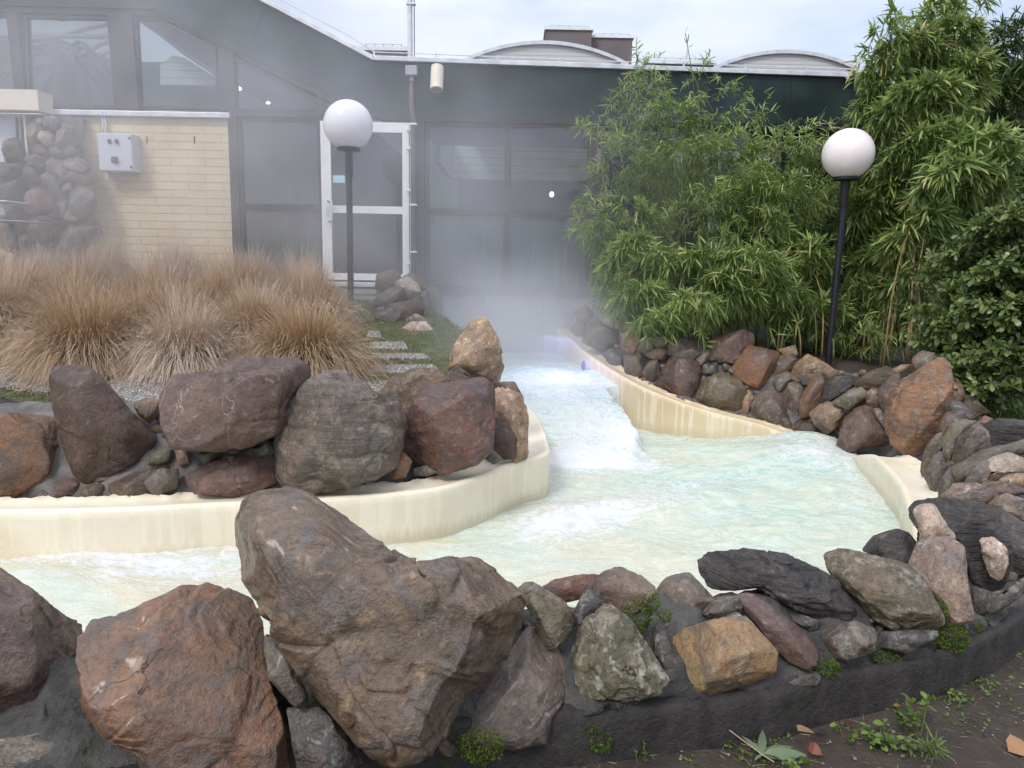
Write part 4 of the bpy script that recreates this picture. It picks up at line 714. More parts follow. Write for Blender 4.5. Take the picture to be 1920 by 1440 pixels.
# roof edge trim
A, B_, C_ = fp(300,-105), fp(703,108), fp(1625,141)
def strip(a, b, t, y0, y1): return MB().prism([a, b, (b[0], b[1]-t), (a[0], a[1]-t)], y0, y1)
strip(A, B_, .06, FY-.11, FY+.4).build('roof_trim', metal_m, bd, bevel=.006); strip((B_[0]+.003, B_[1]), C_, .055, FY-.11, FY+.4).build('roof_trim', metal_m, bd, bevel=.006)
mb = MB(); off = .05
pts = [(A[0], FY-.06, A[1]+off+.02), (B_[0]-.3, FY-.06, B_[1]+.18+off), (B_[0], FY-.06, B_[1]+off), ((B_[0]+C_[0])/2, FY-.06, (B_[1]+C_[1])/2+off-.01), (C_[0], FY-.06, C_[1]+off)]
mb.tube(pts, .006, 6)
for k in range(9):
    t = k/8; p = (B_[0]+(C_[0]-B_[0])*t, B_[1]+(C_[1]-B_[1])*t); mb.box(p[0]-.01, p[0]+.01, FY-.07, FY-.05, p[1], p[1]+.065)
mb.build('lightning_wire', metal_m, bd)
MB().box(4.0, 4.2, FY-.35, FY-.07, 3.93, 3.99).build('bracket', white_m, bd, bevel=.01)
# windows: each one a frame ring with its pane
def ring(x0, x1, z0, z1, w=.04, y=FY, d=.09, name='window', gl=None, mat=None, parent=bd):
    mb = MB(); mb.box(x0, x1, y, y+d, z0, z0+w); mb.box(x0, x1, y, y+d, z1-w, z1); mb.box(x0, x0+w, y, y+d, z0+w, z1-w); mb.box(x1-w, x1, y, y+d, z0+w, z1-w)
    o = mb.build(name, mat or frame_m, parent)
    MB().box(x0+w, x1-w, y+d*.45, y+d*.45+.008, z0+w, z1-w).build('pane', gl or glass, o); return o
def pwin(q, gl=None, w=.035):                                     # polygonal window from photo points
    P = np.array([fp(*p) for p in q]); n = len(P); c = P.mean(0); ar = sum(P[i][0]*P[(i+1) % n][1]-P[(i+1) % n][0]*P[i][1] for i in range(n)); P = P if ar > 0 else P[::-1]
    I = []
    for i in range(n):
        a, b, d = P[i-1], P[i], P[(i+1) % n]; e1 = (b-a)/np.linalg.norm(b-a); e2 = (d-b)/np.linalg.norm(d-b); n1 = np.array([-e1[1], e1[0]]); n2 = np.array([-e2[1], e2[0]]); m = n1+n2; m /= max(.35, m@n1); I.append(b+m*w)
    v = [(p[0], FY, p[1]) for p in P]+[(p[0], FY, p[1]) for p in I]+[(p[0], FY+.08, p[1]) for p in P]+[(p[0], FY+.08, p[1]) for p in I]; f = []
    for i in range(n):
        j = (i+1) % n; f += [(i, j, n+j, n+i), (2*n+i, 3*n+i, 3*n+j, 2*n+j), (n+i, n+j, 3*n+j, 3*n+i), (i, 2*n+i, 2*n+j, j)]
    o = mesh('window', v, f, frame_m, bd); MB().prism([tuple(p) for p in I], FY+.035, FY+.043).build('pane', gl or glass, o)
cols = [(-1.145, fx(951)), (fx(951), fx(1108)), (fx(1108), fx(1288)), (fx(1288), fx(1452)), (fx(1452), 4.25)]
for k, (a, b) in enumerate(cols):
    ring(a+.003, b-.003, zTt-.045+.002, zH, gl=glass); ring(a+.003, b-.003, zS, zTt-.048, gl=fog_g if k < 2 else glass)
MB().box(-1.145, 4.25, FY-.03, FY+.1, zS-.09, zS-.003).build('sill_beam', frame_m, bd)
MB().box(-1.70, 4.25, FY-.05, FY+.1, zH+.003, zH+.09).build('header_beam', frame_m, bd)
MB().box(-1.30, -1.15, FY-.02, FY+.1, .5, zH).build('post', frame_m, bd)
panel_m = simple('blue_grey_panel', (.20, .22, .27), .5, var=.12, vscale=2)
mb = MB()
for k in range(7): mb.box(-1.14+k*.77, -1.14+k*.77+.755, FY+.0, FY+.08, -.4, zS-.095)
mb.build('lower_panel', panel_m, bd)
# side light between brick wall and door
xs0, xs1 = fx(449, 350), fx(604, 350)
MB().box(xb1+.003, xs0-.003, FY-.03, FY+.12, .9, fp(430,95)[1]).build('post', frame_m, bd)
MB().box(xs1+.003, -2.455, FY-.02, FY+.12, .9, fp(600,180)[1]).build('post', frame_m, bd)
ring(xs0, xs1, fz(389, 520)+.003, fz(220, 520), gl=fog_l); ring(xs0, xs1, 1.30, fz(389, 520)-.003, gl=fog_l)
MB().box(xs0, xs1, FY-.02, FY+.1, .95, 1.297).build('sill_panel', frame_m, bd)
MB().box(xs0, xs1, FY-.03, FY+.1, fz(220, 520)+.003, fz(210, 520)).build('beam', frame_m, bd)
MB().box(xs1-.35, xs1+.0, FY-.05, FY-.025, 1.275, 1.3).build('red_strip', simple('red_brown_strip', (.25, .09, .06), .6), bd)
# sloping and upper beams
def beam(a, b, w, y0=FY-.03, y1=FY+.11, name='beam'):
    a = np.array(fp(*a)); b = np.array(fp(*b)); d = (b-a)/np.linalg.norm(b-a); n = np.array([-d[1], d[0]])*w/2
    MB().prism([tuple(a-n), tuple(b-n), tuple(b+n), tuple(a+n)], y0, y1).build(name, frame_m, bd)
beam((-300,8), (300,24), .09); beam((296,20), (662,205), .09)
beam((24,22), (44,205), .13, FY-.035); beam((226,26), (240,205), .30, FY-.04); beam((417,92), (421,208), .10, FY-.025)
beam((600,172), (602,212), .06, FY-.02, FY+.09)
pwin([(45,27),(208,31),(221,203),(52,203)], fog_l); pwin([(-260,20),(20,26),(38,203),(-260,203)], fog_l); pwin([(250,30),(294,31),(402,86),(414,205),(259,203)], glass)
pwin([(432,102),(594,183),(597,209),(438,209)], fog_l); pwin([(606,190),(640,207),(640,213),(607,211)], fog_l)
# white door
xd0, xd1 = -2.45, -1.335; zd0, zd1 = 1.36, 3.335
MB().prism([(xd0, zd0), (xd0, zd1), (xd1+.03, zd1), (xd1+.03, zd0), (xd1-.0, zd0), (xd1-.0, zd1-.04), (xd0+.04, zd1-.04), (xd0+.04, zd0)], FY-.03, FY+.08).build('door_frame', white_m, bd, bevel=.004)
mb = MB(); a, b, lo, hi = xd0+.045, xd1-.005, zd0+.02, zd1-.045; r = .085; m0, m1 = fz(401, 690), fz(387, 690)
mb.box(a, a+r, FY-.05, FY+.02, lo, hi); mb.box(b-r, b, FY-.05, FY+.02, lo, hi); mb.box(a+r, b-r, FY-.048, FY+.018, hi-r, hi); mb.box(a+r, b-r, FY-.048, FY+.018, lo, lo+r); mb.box(a+r, b-r, FY-.048, FY+.018, m0, m1)
door = mb.build('door', white_m, bd, bevel=.004)
MB().box(a+r, b-r, FY-.015, FY-.007, lo+r, m0).build('pane', glass, door); MB().box(a+r, b-r, FY-.015, FY-.007, m1, hi-r).build('pane', glass, door)
hx, hz = a+.045, fz(397, 620)
MB().tube([(hx, FY-.05, hz+.12), (hx+.005, FY-.10, hz+.13), (hx+.06, FY-.12, hz+.12), (hx+.065, FY-.12, hz-.11), (hx+.03, FY-.12, hz-.13), (hx, FY-.05, hz-.12)], .013, 10).build('handle', simple('steel', (.6, .6, .6), .3, .7), door, smooth=True)
MB().box(hx-.03, hx+.02, FY-.056, FY-.050, hz-.07, hz+.05).build('lock_plate', metal_m, door)
for zz in (fz(248), fz(283), fz(361), fz(497)):
    MB().box(b-.03, b+.085, FY-.085, FY-.052, zz-.02, zz+.02).box(b+.045, b+.085, FY-.083, FY-.05, zz-.05, zz-.02).build('hinge', white_m, door, bevel=.005)
sx_, sz_ = fp(636, 336); MB().box(sx_-.075, sx_+.075, FY-.018, FY-.0155, sz_-.045, sz_+.045).build('sticker', simple('pale_blue_sticker', (.42, .68, .74), .4, var=.03), door)
MB().box(xd0, xd1+.04, FY-.16, FY+.0, zd0-.06, zd0-.005).build('threshold', metal_m, bd, bevel=.006)
MB().box(xd0-.1, xd1+.1, FY-.10, FY+.1, .9, zd0-.065).build('door_step', cement_lt, bd)
# downpipe with its hopper
dpx = fx(777, 300)
dp = MB().tube([(dpx-.02, FY-.11, 3.82), (dpx-.02, FY-.11, 3.55), (dpx, FY-.10, 3.36), (dpx+.0, FY-.10, 1.45)], .034, 12).build('downpipe', simple('brown_pipe', (.11, .085, .085), .5, var=.3, vscale=9), bd, smooth=True)
MB().box(dpx-.085, dpx+.055, FY-.19, FY-.062, 3.86, 3.97).box(dpx-.04, dpx+.01, FY-.15, FY-.08, 3.80, 3.86).build('hopper', grey_m, dp, bevel=.006)
for zz in (3.30, 2.33, 1.75): MB().box(dpx-.045, dpx+.045, FY-.145, FY-.06, zz-.01, zz+.01).build('clamp', white_m, dp)
# roof plates with an opening under the barrel skylights
roof_m = simple('roof_felt', (.10, .10, .11), .8)
MB().box(-1.75, 4.35, FY+.41, 12.3, 3.86, 3.98).build('roof', roof_m, bd); MB().box(-1.75, 9, 15.3, 24, 3.86, 3.98).build('roof', roof_m, bd)
MB().box(4.3, 4.45, FY-.0, 15.3, .5, 4.0).build('side_wall', fascia_m, bd)
# interior: ceiling, slatted skylight wells, floor, back wall, lamps
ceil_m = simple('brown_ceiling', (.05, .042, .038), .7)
slat_m, _nt, _p, _o = newmat('white_slats'); _tc = node(_nt, 'ShaderNodeTexCoord').outputs['Object']; _z = node(_nt, 'ShaderNodeSeparateXYZ', {0: _tc}).outputs[2]
_fr = node(_nt, 'ShaderNodeMath', {0: node(_nt, 'ShaderNodeMath', {0: _z, 1: 7.5}, operation='MULTIPLY').outputs[0]}, operation='FRACT').outputs[0]
L(_nt, mixc(_nt, ramp(_nt, _fr, .05, .12), (.14, .14, .14), (.82, .82, .82)), _p.inputs['Base Color']); _p.inputs['Roughness'].default_value = .5
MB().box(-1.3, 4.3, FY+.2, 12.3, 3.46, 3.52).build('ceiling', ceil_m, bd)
MB().box(-1.2, 1.35, 14.6, 14.7, 3.2, 3.97).build('skylight_well', slat_m, bd); MB().box(1.36, 1.44, 12.35, 14.6, 3.2, 3.97).build('skylight_well', slat_m, bd); MB().box(-1.3, -1.21, 12.35, 14.6, 3.2, 3.97).build('skylight_well', slat_m, bd)
MB().box(2.4, 4.2, 12.8, 12.9, 2.9, 3.97).build('skylight_well', slat_m, bd)
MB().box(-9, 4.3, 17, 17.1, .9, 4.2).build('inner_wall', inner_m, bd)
MB().box(-9, 4.3, FY+.13, 17, .9, 1.0).build('floor', simple('tiled_floor', (.12, .12, .12), .3), bd)
for (lx, ly, lz, s) in [(.62, 13.2, 2.82, 1.0)]:
    la = MB().lathe((lx, ly, lz), [(.015, -.04), (.035, -.03), (.04, .02), (.02, .05)], 12).build('interior_lamp', emit('lamp_glow', (1, .82, .6), 5.), bd)
    ld = bpy.data.lights.new('interior_lamp_light', 'POINT'); ld.energy = 9; ld.color = (1, .75, .55); ld.shadow_soft_size = .06; lo = bpy.data.objects.new('interior_lamp_light', ld); COL.objects.link(lo); lo.location = (lx, ly-.15, lz)
# left hall behind the upper windows
MB().prism([tuple(W(*q, 15.)[[0, 2]]) for q in [(-400,450),(-400,70),(40,66),(110,72),(225,116),(330,116),(430,160),(660,230),(860,240),(860,450)]], 15., 15.1).build('inner_wall', simple('grey_green_wall', (.13, .15, .14), .7, var=.4, vscale=1.), bd)
MB().prism([fp(236,16), fp(297,16), fp(640,182), fp(640,188), fp(297,22), fp(236,22)], FY+.13, 15).build('ceiling', ceil_m, bd)
MB().prism([tuple(W(*q, 14.7)[[0, 2]]) for q in [(300,160),(300,122),(322,104),(345,108),(416,152),(416,160)]], 14.7, 14.76).build('slatted_wall', slat_m, bd)
rib_m = simple('pale_rib', (.55, .55, .55), .5); vault = emit('translucent_vault', (.86, .9, 1.), .95)
for q in ([(60,74),(120,66),(165,52),(205,44),(232,40)], [(150,108),(180,86),(205,76),(236,70)], [(176,110),(200,98),(236,90)], [(60,66),(110,67),(236,69)], [(110,36),(160,30),(236,24)]):
    MB().tube([W(*p, 13.2) for p in q], .045, 6).build('vault_rib', rib_m, bd, smooth=True)
MB().prism([tuple(W(*q, 14.3)[[0, 2]]) for q in [(236,18),(236,24),(300,68),(345,104),(420,154),(660,250),(660,196),(500,96),(330,18)]], 14.3, 14.36).build('ceiling', simple('grey_ceiling', (.11, .11, .11), .7, var=.3, vscale=3), bd)
for (lx, ly, lz, s) in [(*W(446,166,13.2), .06), (*W(503,193,13.2), .035)]:
    MB().lathe((lx, ly, lz), [(s*.3, -s*.6), (s, -s*.2), (s, s*.2), (s*.3, s*.6)], 12).build('interior_lamp', emit('lamp_glow', (1, .86, .65), 12.), bd)
palm_c = simple('palm_green', (.03, .05, .025), .6); mb = MB(); rg = random.Random(3)
for k in range(46):
    a = rg.uniform(0, 2*math.pi); ln = rg.uniform(.8, 1.5); e = rg.uniform(.1, 1.2); p0 = Vector((-7.2, 12.6, 4.6)); q = []
    for t in np.linspace(0, 1, 7): q.append(p0+Vector((math.cos(a)*math.cos(e)*ln*t, math.sin(a)*math.cos(e)*ln*t, ln*math.sin(e)*t-ln*.8*t*t)))
    w = .06
    for s0, s1 in zip(q[:-1], q[1:]): d = (s1-s0).cross(Vector((0, 0, 1))).normalized()*w; mb.add([s0-d, s0+d, s1+d, s1-d], [(0, 1, 2, 3)])
mb.tube([(-7.2, 12.6, 1), (-7.15, 12.6, 4.7)], .16, 10)
tag(mb.build('palm_tree', palm_c), 'dark palm seen through the upper left window of the hall', 'palm')
# things behind the side light
def cloth(cx_, cy_, col, w, lab, Yd=10.5, h=.75):
    b = W(cx_, cy_, Yd); v = []; f = []; n = 14; m_ = 10
    for a in range(n+1):
        for c in range(m_+1):
            t = a/n; s = c/m_; ww = w*(.35+.65*t**.7); ph = s*2*math.pi; r = ww*(1+.22*math.sin(5*ph+t*2)); v.append((b[0]+r*math.cos(ph), b[1]+.5*r*math.sin(ph), b[2]+h*(.5-t)))
    for a in range(n):
        for c in range(m_): i = a*(m_+1)+c; f.append((i, i+1, i+m_+2, i+m_+1))
    tag(mesh('folded_parasol', v, f, simple('cloth', col, .8), None, True), lab, 'parasol')
cloth(548, 440, (.55, .6, .6), .11, 'pale folded parasol behind the lower glass left of the white door'); cloth(568, 438, (.12, .2, .55), .06, 'blue folded parasol behind the lower glass left of the white door', 10.4)
mb = MB(); c = W(557, 366, 10.4); mb.tube([(c[0]-.06, c[1], c[2]+.1), (c[0]-.02, c[1], c[2]+.03), (c[0]+.03, c[1], c[2]-.1)], [.02, .06, .03], 10)
tag(mb.build('swim_float', simple('orange_red', (.75, .12, .04), .5), smooth=True), 'small orange-red float behind the glass left of the white door', 'float')
# electric box with its conduits
p0, p1 = fp(200, 255), fp(262, 326); eb = MB().box(p0[0], p1[0]+.04, FY-.22, FY-.021, p1[1], p0[1]).build('electric_box', simple('light_grey_box', (.50, .52, .58), .4, var=.05), bevel=.008)
tag(eb, 'light grey electric box on the yellow brick wall with small switches', 'electric box')
xm = (p0[0]+p1[0]+.04)/2
MB().box(p0[0]+.015, p1[0]+.025, FY-.228, FY-.221, p1[1]+.015, p0[1]-.015).build('cover', simple('light_grey_cover', (.54, .56, .62), .4, var=.05), eb)
for dx, dz in ((-.06, .13), (.03, .13)): MB().box(xm+dx-.02, xm+dx+.02, FY-.25, FY-.229, p1[1]+.3+dz-.1, p1[1]+.35+dz-.1).build('switch', dark_m, eb, bevel=.004)
MB().box(xm-.04, xm+.03, FY-.26, FY-.229, p1[1]+.10, p1[1]+.17).build('main_switch', dark_m, eb, bevel=.004)
for zz in (p1[1]+.04, p0[1]-.07): MB().box(p1[0]-.0, p1[0]+.022, FY-.235, FY-.229, zz, zz+.03).build('latch', dark_m, eb)
xc = fx(199, 240); zc = fz(214, 150)
mb = MB()
for o_ in (0, .035): mb.tube([(fx(100, 214)-.1, FY-.05, zc-.02+o_), (xc-.08, FY-.05, zc-.02+o_), (xc-.02+o_*.8, FY-.05, zc-.05+o_*.4), (xc+o_, FY-.06, zc-.12), (xc+o_, FY-.1, p0[1]+.0)], .011, 8)
tag(mb.build('conduit_pipe', metal_m, smooth=True), 'pair of shiny conduit pipes bending down to the electric box', 'conduit')
mb = MB(); mb.tube([(p0[0]+.05, FY-.1, p1[1]), (p0[0]+.055, FY-.1, p1[1]-.10), (p0[0]+.1, FY-.1, p1[1]-.15), (p0[0]+.18, FY-.1, p1[1]-.13), (p0[0]+.21, FY-.1, p1[1]-.0)], .008, 6)
mb.build('cable', grey_m, eb, smooth=True)
# cylinder speaker on the fascia
c = fp(823, 158); k = Vector((c[0], FY-.24, c[1])); mb = MB(); mb.tube([k+Vector((0, .06, .17)), k+Vector((0, .055, .155)), k+Vector((0, -.05, -.13))], [.03, .078, .078], 24)
spk = tag(mb.build('wall_speaker', cream_m, smooth='auto'), 'cream cylinder speaker mounted on the dark fascia', 'speaker')
MB().tube([k+Vector((0, -.0505, -.1305)), k+Vector((0, -.052, -.134))], .066, 20).build('grille', simple('speaker_grille', (.35, .32, .28), .7, bump=.8, bscale=300), spk)
MB().box(k[0]-.02, k[0]+.02, k[1]+.03, FY-.061, k[2]-.02, k[2]+.04).build('bracket', grey_m, spk)
# mast
Ym = 10.6; a = W(769, 107, Ym)
mb = MB().tube([(a[0], Ym, 3.99), (a[0], Ym, 8.2)], .034, 12); ms = tag(mb.build('roof_mast', metal_m, smooth='auto'), 'grey metal mast rising out of the picture above the white door', 'mast')
MB().tube([(a[0]+.06, Ym-.03, 3.99), (a[0]+.06, Ym-.03, 8.2)], .007, 6).tube([(a[0]+.06, Ym-.03, 4.25), (a[0]+.15, Ym-.05, 4.2), (a[0]+.2, Ym-.05, 4.0)], .006, 6).build('cable', dark_m, ms)
for zz in (4.15, 4.22, 5.0): MB().box(a[0]-.045, a[0]+.075, Ym-.045, Ym+.03, zz, zz+.02).build('clamp', metal_m, ms)
MB().box(a[0]-.11, a[0]+.11, Ym-.1, Ym+.1, 3.99, 4.03).build('base_plate', metal_m, ms)
# barrel skylights
poly_m, _nt, _p, _o = newmat('ribbed_polycarbonate'); _tc = node(_nt, 'ShaderNodeTexCoord').outputs['Object']; _z = node(_nt, 'ShaderNodeSeparateXYZ', {0: _tc}).outputs[2]
_fr = node(_nt, 'ShaderNodeMath', {0: node(_nt, 'ShaderNodeMath', {0: _z, 1: 16.}, operation='MULTIPLY').outputs[0]}, operation='FRACT').outputs[0]
L(_nt, mixc(_nt, ramp(_nt, _fr, .0, .25), (.30, .30, .31), (.58, .57, .55)), _p.inputs['Base Color']); _p.inputs['Roughness'].default_value = .4
for (xl, xr, yt, yb), lab in [((866, 1178, 83, 122), 'ribbed barrel skylight in the middle of the roof, in front of the brown tower'), ((1326, 1624, 100, 140), 'ribbed barrel skylight at the right end of the roof')]:
    Yk = 12.6; l, r = W(xl, yb, Yk), W(xr, yb, Yk); hx_ = (l[0]+r[0])/2; t_ = W((xl+xr)/2, yt, Yk)[2]; z0 = 3.98; hw = (r[0]-l[0])/2; hh = t_-(l[2]+r[2])/2; R_c = (hw*hw+hh*hh)/(2*hh); zc_ = t_-R_c; am = math.asin(min(1, hw/R_c))
    arc = [(hx_+R_c*math.sin(q), zc_+R_c*math.cos(q)) for q in np.linspace(-am, am, 33)]
    o = MB().prism([(arc[0][0], z0)]+arc+[(arc[-1][0], z0)], Yk, Yk+2.4).build('barrel_skylight', poly_m); tag(o, lab, 'skylight')
    mb = MB()
    for (a_, b_) in zip(arc[:-1], arc[1:]): mb.prism([(a_[0], a_[1]-.01), (b_[0], b_[1]-.01), (b_[0], b_[1]+.045), (a_[0], a_[1]+.045)], Yk-.05, Yk-.003)
    mb.build('rim', metal_m, o)
# far buildings on the roof line
tw = simple('brown_concrete', (.16, .135, .135), .8, var=.2, vscale=.6)
def fb(x0, x1, y0, y1, Yd, lab, mat, dep=4):
    a, b = W(x0, y0, Yd), W(x1, y1, Yd); o = MB().box(a[0], b[0], Yd, Yd+dep, 3.5, a[2]).build('roof_tower', mat); tag(o, lab, 'tower', None)
    mb = MB(); mb.box(a[0]-.05, b[0]+.05, Yd-.05, Yd+dep, a[2]+.004, a[2]+.08); mb.build('coping', white_m, o)
    mb = MB(); n = 5
    for k in range(n): xx = a[0]+.1+(b[0]-a[0]-.2)*k/(n-1); mb.box(xx-.012, xx+.012, Yd, Yd+.024, a[2]+.08, a[2]+.13)
    mb.box(a[0]+.1, b[0]-.1, Yd, Yd+.012, a[2]+.125, a[2]+.135); mb.build('wire', grey_m, o); return o
fb(1024, 1108, 56, 110, 24, 'taller brown block of the rooftop tower behind the middle skylight', tw); fb(1109, 1184, 71, 120, 24.3, 'lower brown block of the rooftop tower with white coping', tw, 3)
fb(1212, 1338, 118, 130, 20, 'low grey plant room on the roof between the two skylights', roof_m, 3); fb(676, 762, 95, 112, 15.6, 'low dark roof box left of the mast', roof_m, 3)
# cream canopy and panel, upper left
cp = empty('canopy', (-6.3, 8.6, 3.2), 'cream boxy canopy over a white panel at the upper left edge', 'canopy')
def pb(x0, y0, x1, y1, Yd, dep, name, mat, par): a, b = W(x0, y0, Yd), W(x1, y1, Yd); return MB().box(a[0], b[0], Yd, Yd+dep, min(a[2], b[2]), max(a[2], b[2])).build(name, mat, par, bevel=.006)
pb(-200, 163, 73, 207, 9.36, .30, 'roof_box', cream_m, cp); 
pb(-200, 209, 78, 213, 9.34, .33, 'soffit_edge', metal_m, cp); pb(42, 214, 55, 318, 9.46, .15, 'column', cream_m, cp); pb(-200, 214, 36, 330, 9.55, .1, 'white_panel', simple('white_panel', (.62, .68, .76), .4, var=.05), cp); pb(36.5, 214, 41, 318, 9.53, .1, 'seam', grey_m, cp)
bn = empty('garden_bench', (-6.6, 8.1, 1.1), 'small grey bench corner at the left edge behind the ornamental grass', 'bench')
pb(-60, 374, 12, 378, 8.2, .4, 'backrest', metal_m, bn); pb(-60, 379, 8, 404, 8.25, .04, 'panel', grey_m, bn); pb(-60, 411, 42, 415, 8.1, .5, 'seat', grey_m, bn)
# cream block by the channel
pb(821, 614, 838, 650, 8.6, .25, 'post', cream_m, ch)
# ------------------------------------------------------------------ globe lamps
globe_m, _nt, _p, _o = newmat('opal_globe'); _p.inputs['Base Color'].default_value = (.80, .80, .82, 1); _p.inputs['Roughness'].default_value = .28; _p.inputs['Subsurface Weight'].default_value = .3; _p.inputs['Subsurface Radius'].default_value = (.05, .05, .05)
_tc = node(_nt, 'ShaderNodeTexCoord').outputs['Object']; _c = mixc(_nt, ramp(_nt, ntex(_nt, _tc, 9, 7, .7), .5, .75, 0, .5), (.80, .80, .82), (.66, .64, .62)); _dz = node(_nt, 'ShaderNodeMapping', {'Vector': _tc, 'Scale': (60, 60, 8)}).outputs[0]
_c = mixc(_nt, ramp(_nt, ntex(_nt, _dz, 1, 4), .60, .72, 0, .35), _c, (.6, .58, .55)); L(_nt, _c, _p.inputs['Base Color'])
globe_p = globe_m.copy(); globe_p.name = 'opal_globe_warm'; [setattr(nd.inputs[6], 'default_value', (.86, .78, .77, 1)) for nd in globe_p.node_tree.nodes if nd.type == 'MIX' and not nd.inputs[6].is_linked]
def lamp(px_, py_, Yd, foot, lab, gm_, R0=.252, lean=0.):
    c = W(px_, py_, Yd); t = empty('globe_lamp', (c[0]+lean, Yd, foot), lab, 'lamp', 'globe lamps by the pool')
    prof = [(.115, -.215)]+[(R0*math.sin(a), -R0*math.cos(a)) for a in np.linspace(math.radians(28), math.pi-.02, 28)]
    MB().lathe(c, [(.10, -.222)]+prof[1:], 48).build('globe', gm_, t, smooth=True)
    MB().lathe((c[0], c[1], c[2]), [(.045, -.262), (.07, -.258), (.118, -.25), (.122, -.236), (.116, -.223)], 32).build('globe_holder', dark_m, t, smooth='auto')
    MB().tube([(c[0], Yd, c[2]-.26), (c[0], Yd, c[2]-.5), (c[0], Yd, c[2]-.52)], [.041, .041, .034], 20).build('collar', dark_m, t, smooth='auto')
    MB().tube([(c[0], Yd, c[2]-.515), (c[0]+lean, Yd, foot)], .0325, 20).build('pole', simple('black_painted_pole', (.018, .019, .026), .4, .1), t, smooth='auto')
    MB().lathe((c[0]+lean, Yd, foot), [(.09, -.02), (.09, .015), (.05, .03)], 20).build('foot', dark_m, t, smooth='auto')
lamp(653, 235, 8.0, 1.05, 'white globe lamp on a black pole standing in front of the white door', globe_m)
lamp(1590, 289, 7.6, .5, 'white globe lamp on a black pole standing in front of the bamboo', globe_p, .243, -.02)
# underwater lamp in the channel wall
c = (.76, 8.2, .52); pl = MB().tube([(c[0]+.10, c[1]+.03, c[2]), (c[0]+.03, c[1]+.01, c[2])], .07, 20).build('pool_lamp', metal_m)
tag(pl, 'small blue-violet lamp in the channel wall beside the first rapid', 'lamp')
MB().tube([(c[0]+.029, c[1]+.01, c[2]), (c[0]+.02, c[1]+.008, c[2])], .055, 20).build('lens', emit('blue_lens', (.3, .3, .8), .5), pl)
ld = bpy.data.lights.new('pool_lamp_light', 'AREA'); ld.shape = 'DISK'; ld.size = .45; ld.energy = 5; ld.color = (.42, .42, 1.); lo = bpy.data.objects.new('pool_lamp_light', ld); COL.objects.link(lo)
lo.location = (c[0]-.25, c[1]-.35, c[2]+.35); lo.rotation_euler = Vector((-.1, -.15, -1)).to_track_quat('-Z', 'Y').to_euler()
# ------------------------------------------------------------------ leaves
def leaves(P, D, Ln, Wd, droop, rnd, shape=((.0, 0), (.28, .95), (.65, .75), (1., 0)), rg=None):
    """P base points, D unit directions, Ln lengths, Wd half widths -> verts, quad/tri faces as tris"""
    n = len(P); rg = rg or RNG; D = D/np.linalg.norm(D, axis=1)[:, None]
    s = np.cross(D, np.array([0, 0, 1.])+.6*rg.normal(size=(n, 3))); s /= np.maximum(np.linalg.norm(s, axis=1), 1e-6)[:, None]
    up_ = np.cross(s, D); V = []
    for t, w in shape:
        c = P+D*(Ln*t)[:, None]+np.array([0, 0, -1.])*(Ln*droop*t*t)[:, None]
        if w == 0: V.append(c)
        else: V.append(c+s*(Wd*w)[:, None]+up_*(Wd*w*.35)[:, None]); V.append(c-s*(Wd*w)[:, None]+up_*(Wd*w*.35)[:, None])
    V = np.stack(V, 1); k = V.shape[1]; b = np.arange(n)[:, None]*k
    tri = [(0, 1, 2)]
    m = len(shape)-2
    for i in range(m-1): a = 1+2*i; tri += [(a, a+2, a+1), (a+1, a+2, a+3)]
    tri.append((k-3, k-1, k-2))
    Fc = np.concatenate([b+np.array(t)[None] for t in tri]); return V.reshape(-1, 3), Fc, np.repeat(rnd, k)
bam = leafmat('bamboo_leaf', [(.075, .115, .04), (.16, .24, .07), (.27, .375, .11), (.41, .49, .16), (.54, .56, .23), (.70, .58, .34)], .42, .30, .45, [0, .25, .5, .78, .95, 1.])
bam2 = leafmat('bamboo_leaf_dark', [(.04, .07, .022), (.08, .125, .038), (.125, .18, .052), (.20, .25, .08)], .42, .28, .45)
shrub_m = leafmat('shrub_leaf', [(.045, .07, .02), (.085, .125, .034), (.15, .20, .055), (.26, .29, .10)], .32, .15, .5)
stem_m = simple('bamboo_stem', (.30, .20, .10), .5, var=.35, vscale=9); stem_g = simple('green_stem', (.10, .11, .035), .5, var=.3, vscale=9)
def blobpts(blobs, dens, rg, depth):
    P = []; O = []
    for bb in blobs:
        cx, cy, rx, ry, Yd = bb[:5]; dm = bb[5] if len(bb) > 5 else 1.
        n = int(1.55*dens*dm*rx*ry*3.14/1000)
        q = rg.normal(size=(n, 3)); q /= np.linalg.norm(q, axis=1)[:, None]; q *= (rg.random(n)**(1/3.)*.35+.65*rg.random(n)**.18)[:, None]
        q[:, 2] = np.where(rg.random(n) < .35, -np.abs(q[:, 2]), q[:, 2])
        lump = fbm(np.stack([q[:, 0]*rx/45+cx, q[:, 1]*ry/45+cy, q[:, 2]*2], 1), 2); keep = lump > -.22; q = q[keep]
        C = W(cx, cy, Yd); sx = rx/F*Yd; sz = ry/F*Yd
        P.append(C+q*np.array([sx, depth, 0])+np.stack([0*q[:, 0], 0*q[:, 0], -q[:, 1]*sz], 1)*1.0+np.array([0, 0, 0]))
        o = np.stack([q[:, 0], -np.abs(q[:, 2])*.3-q[:, 2]*-.6, -q[:, 1]*.6], 1); O.append(o)
    return np.concatenate(P), np.concatenate(O)
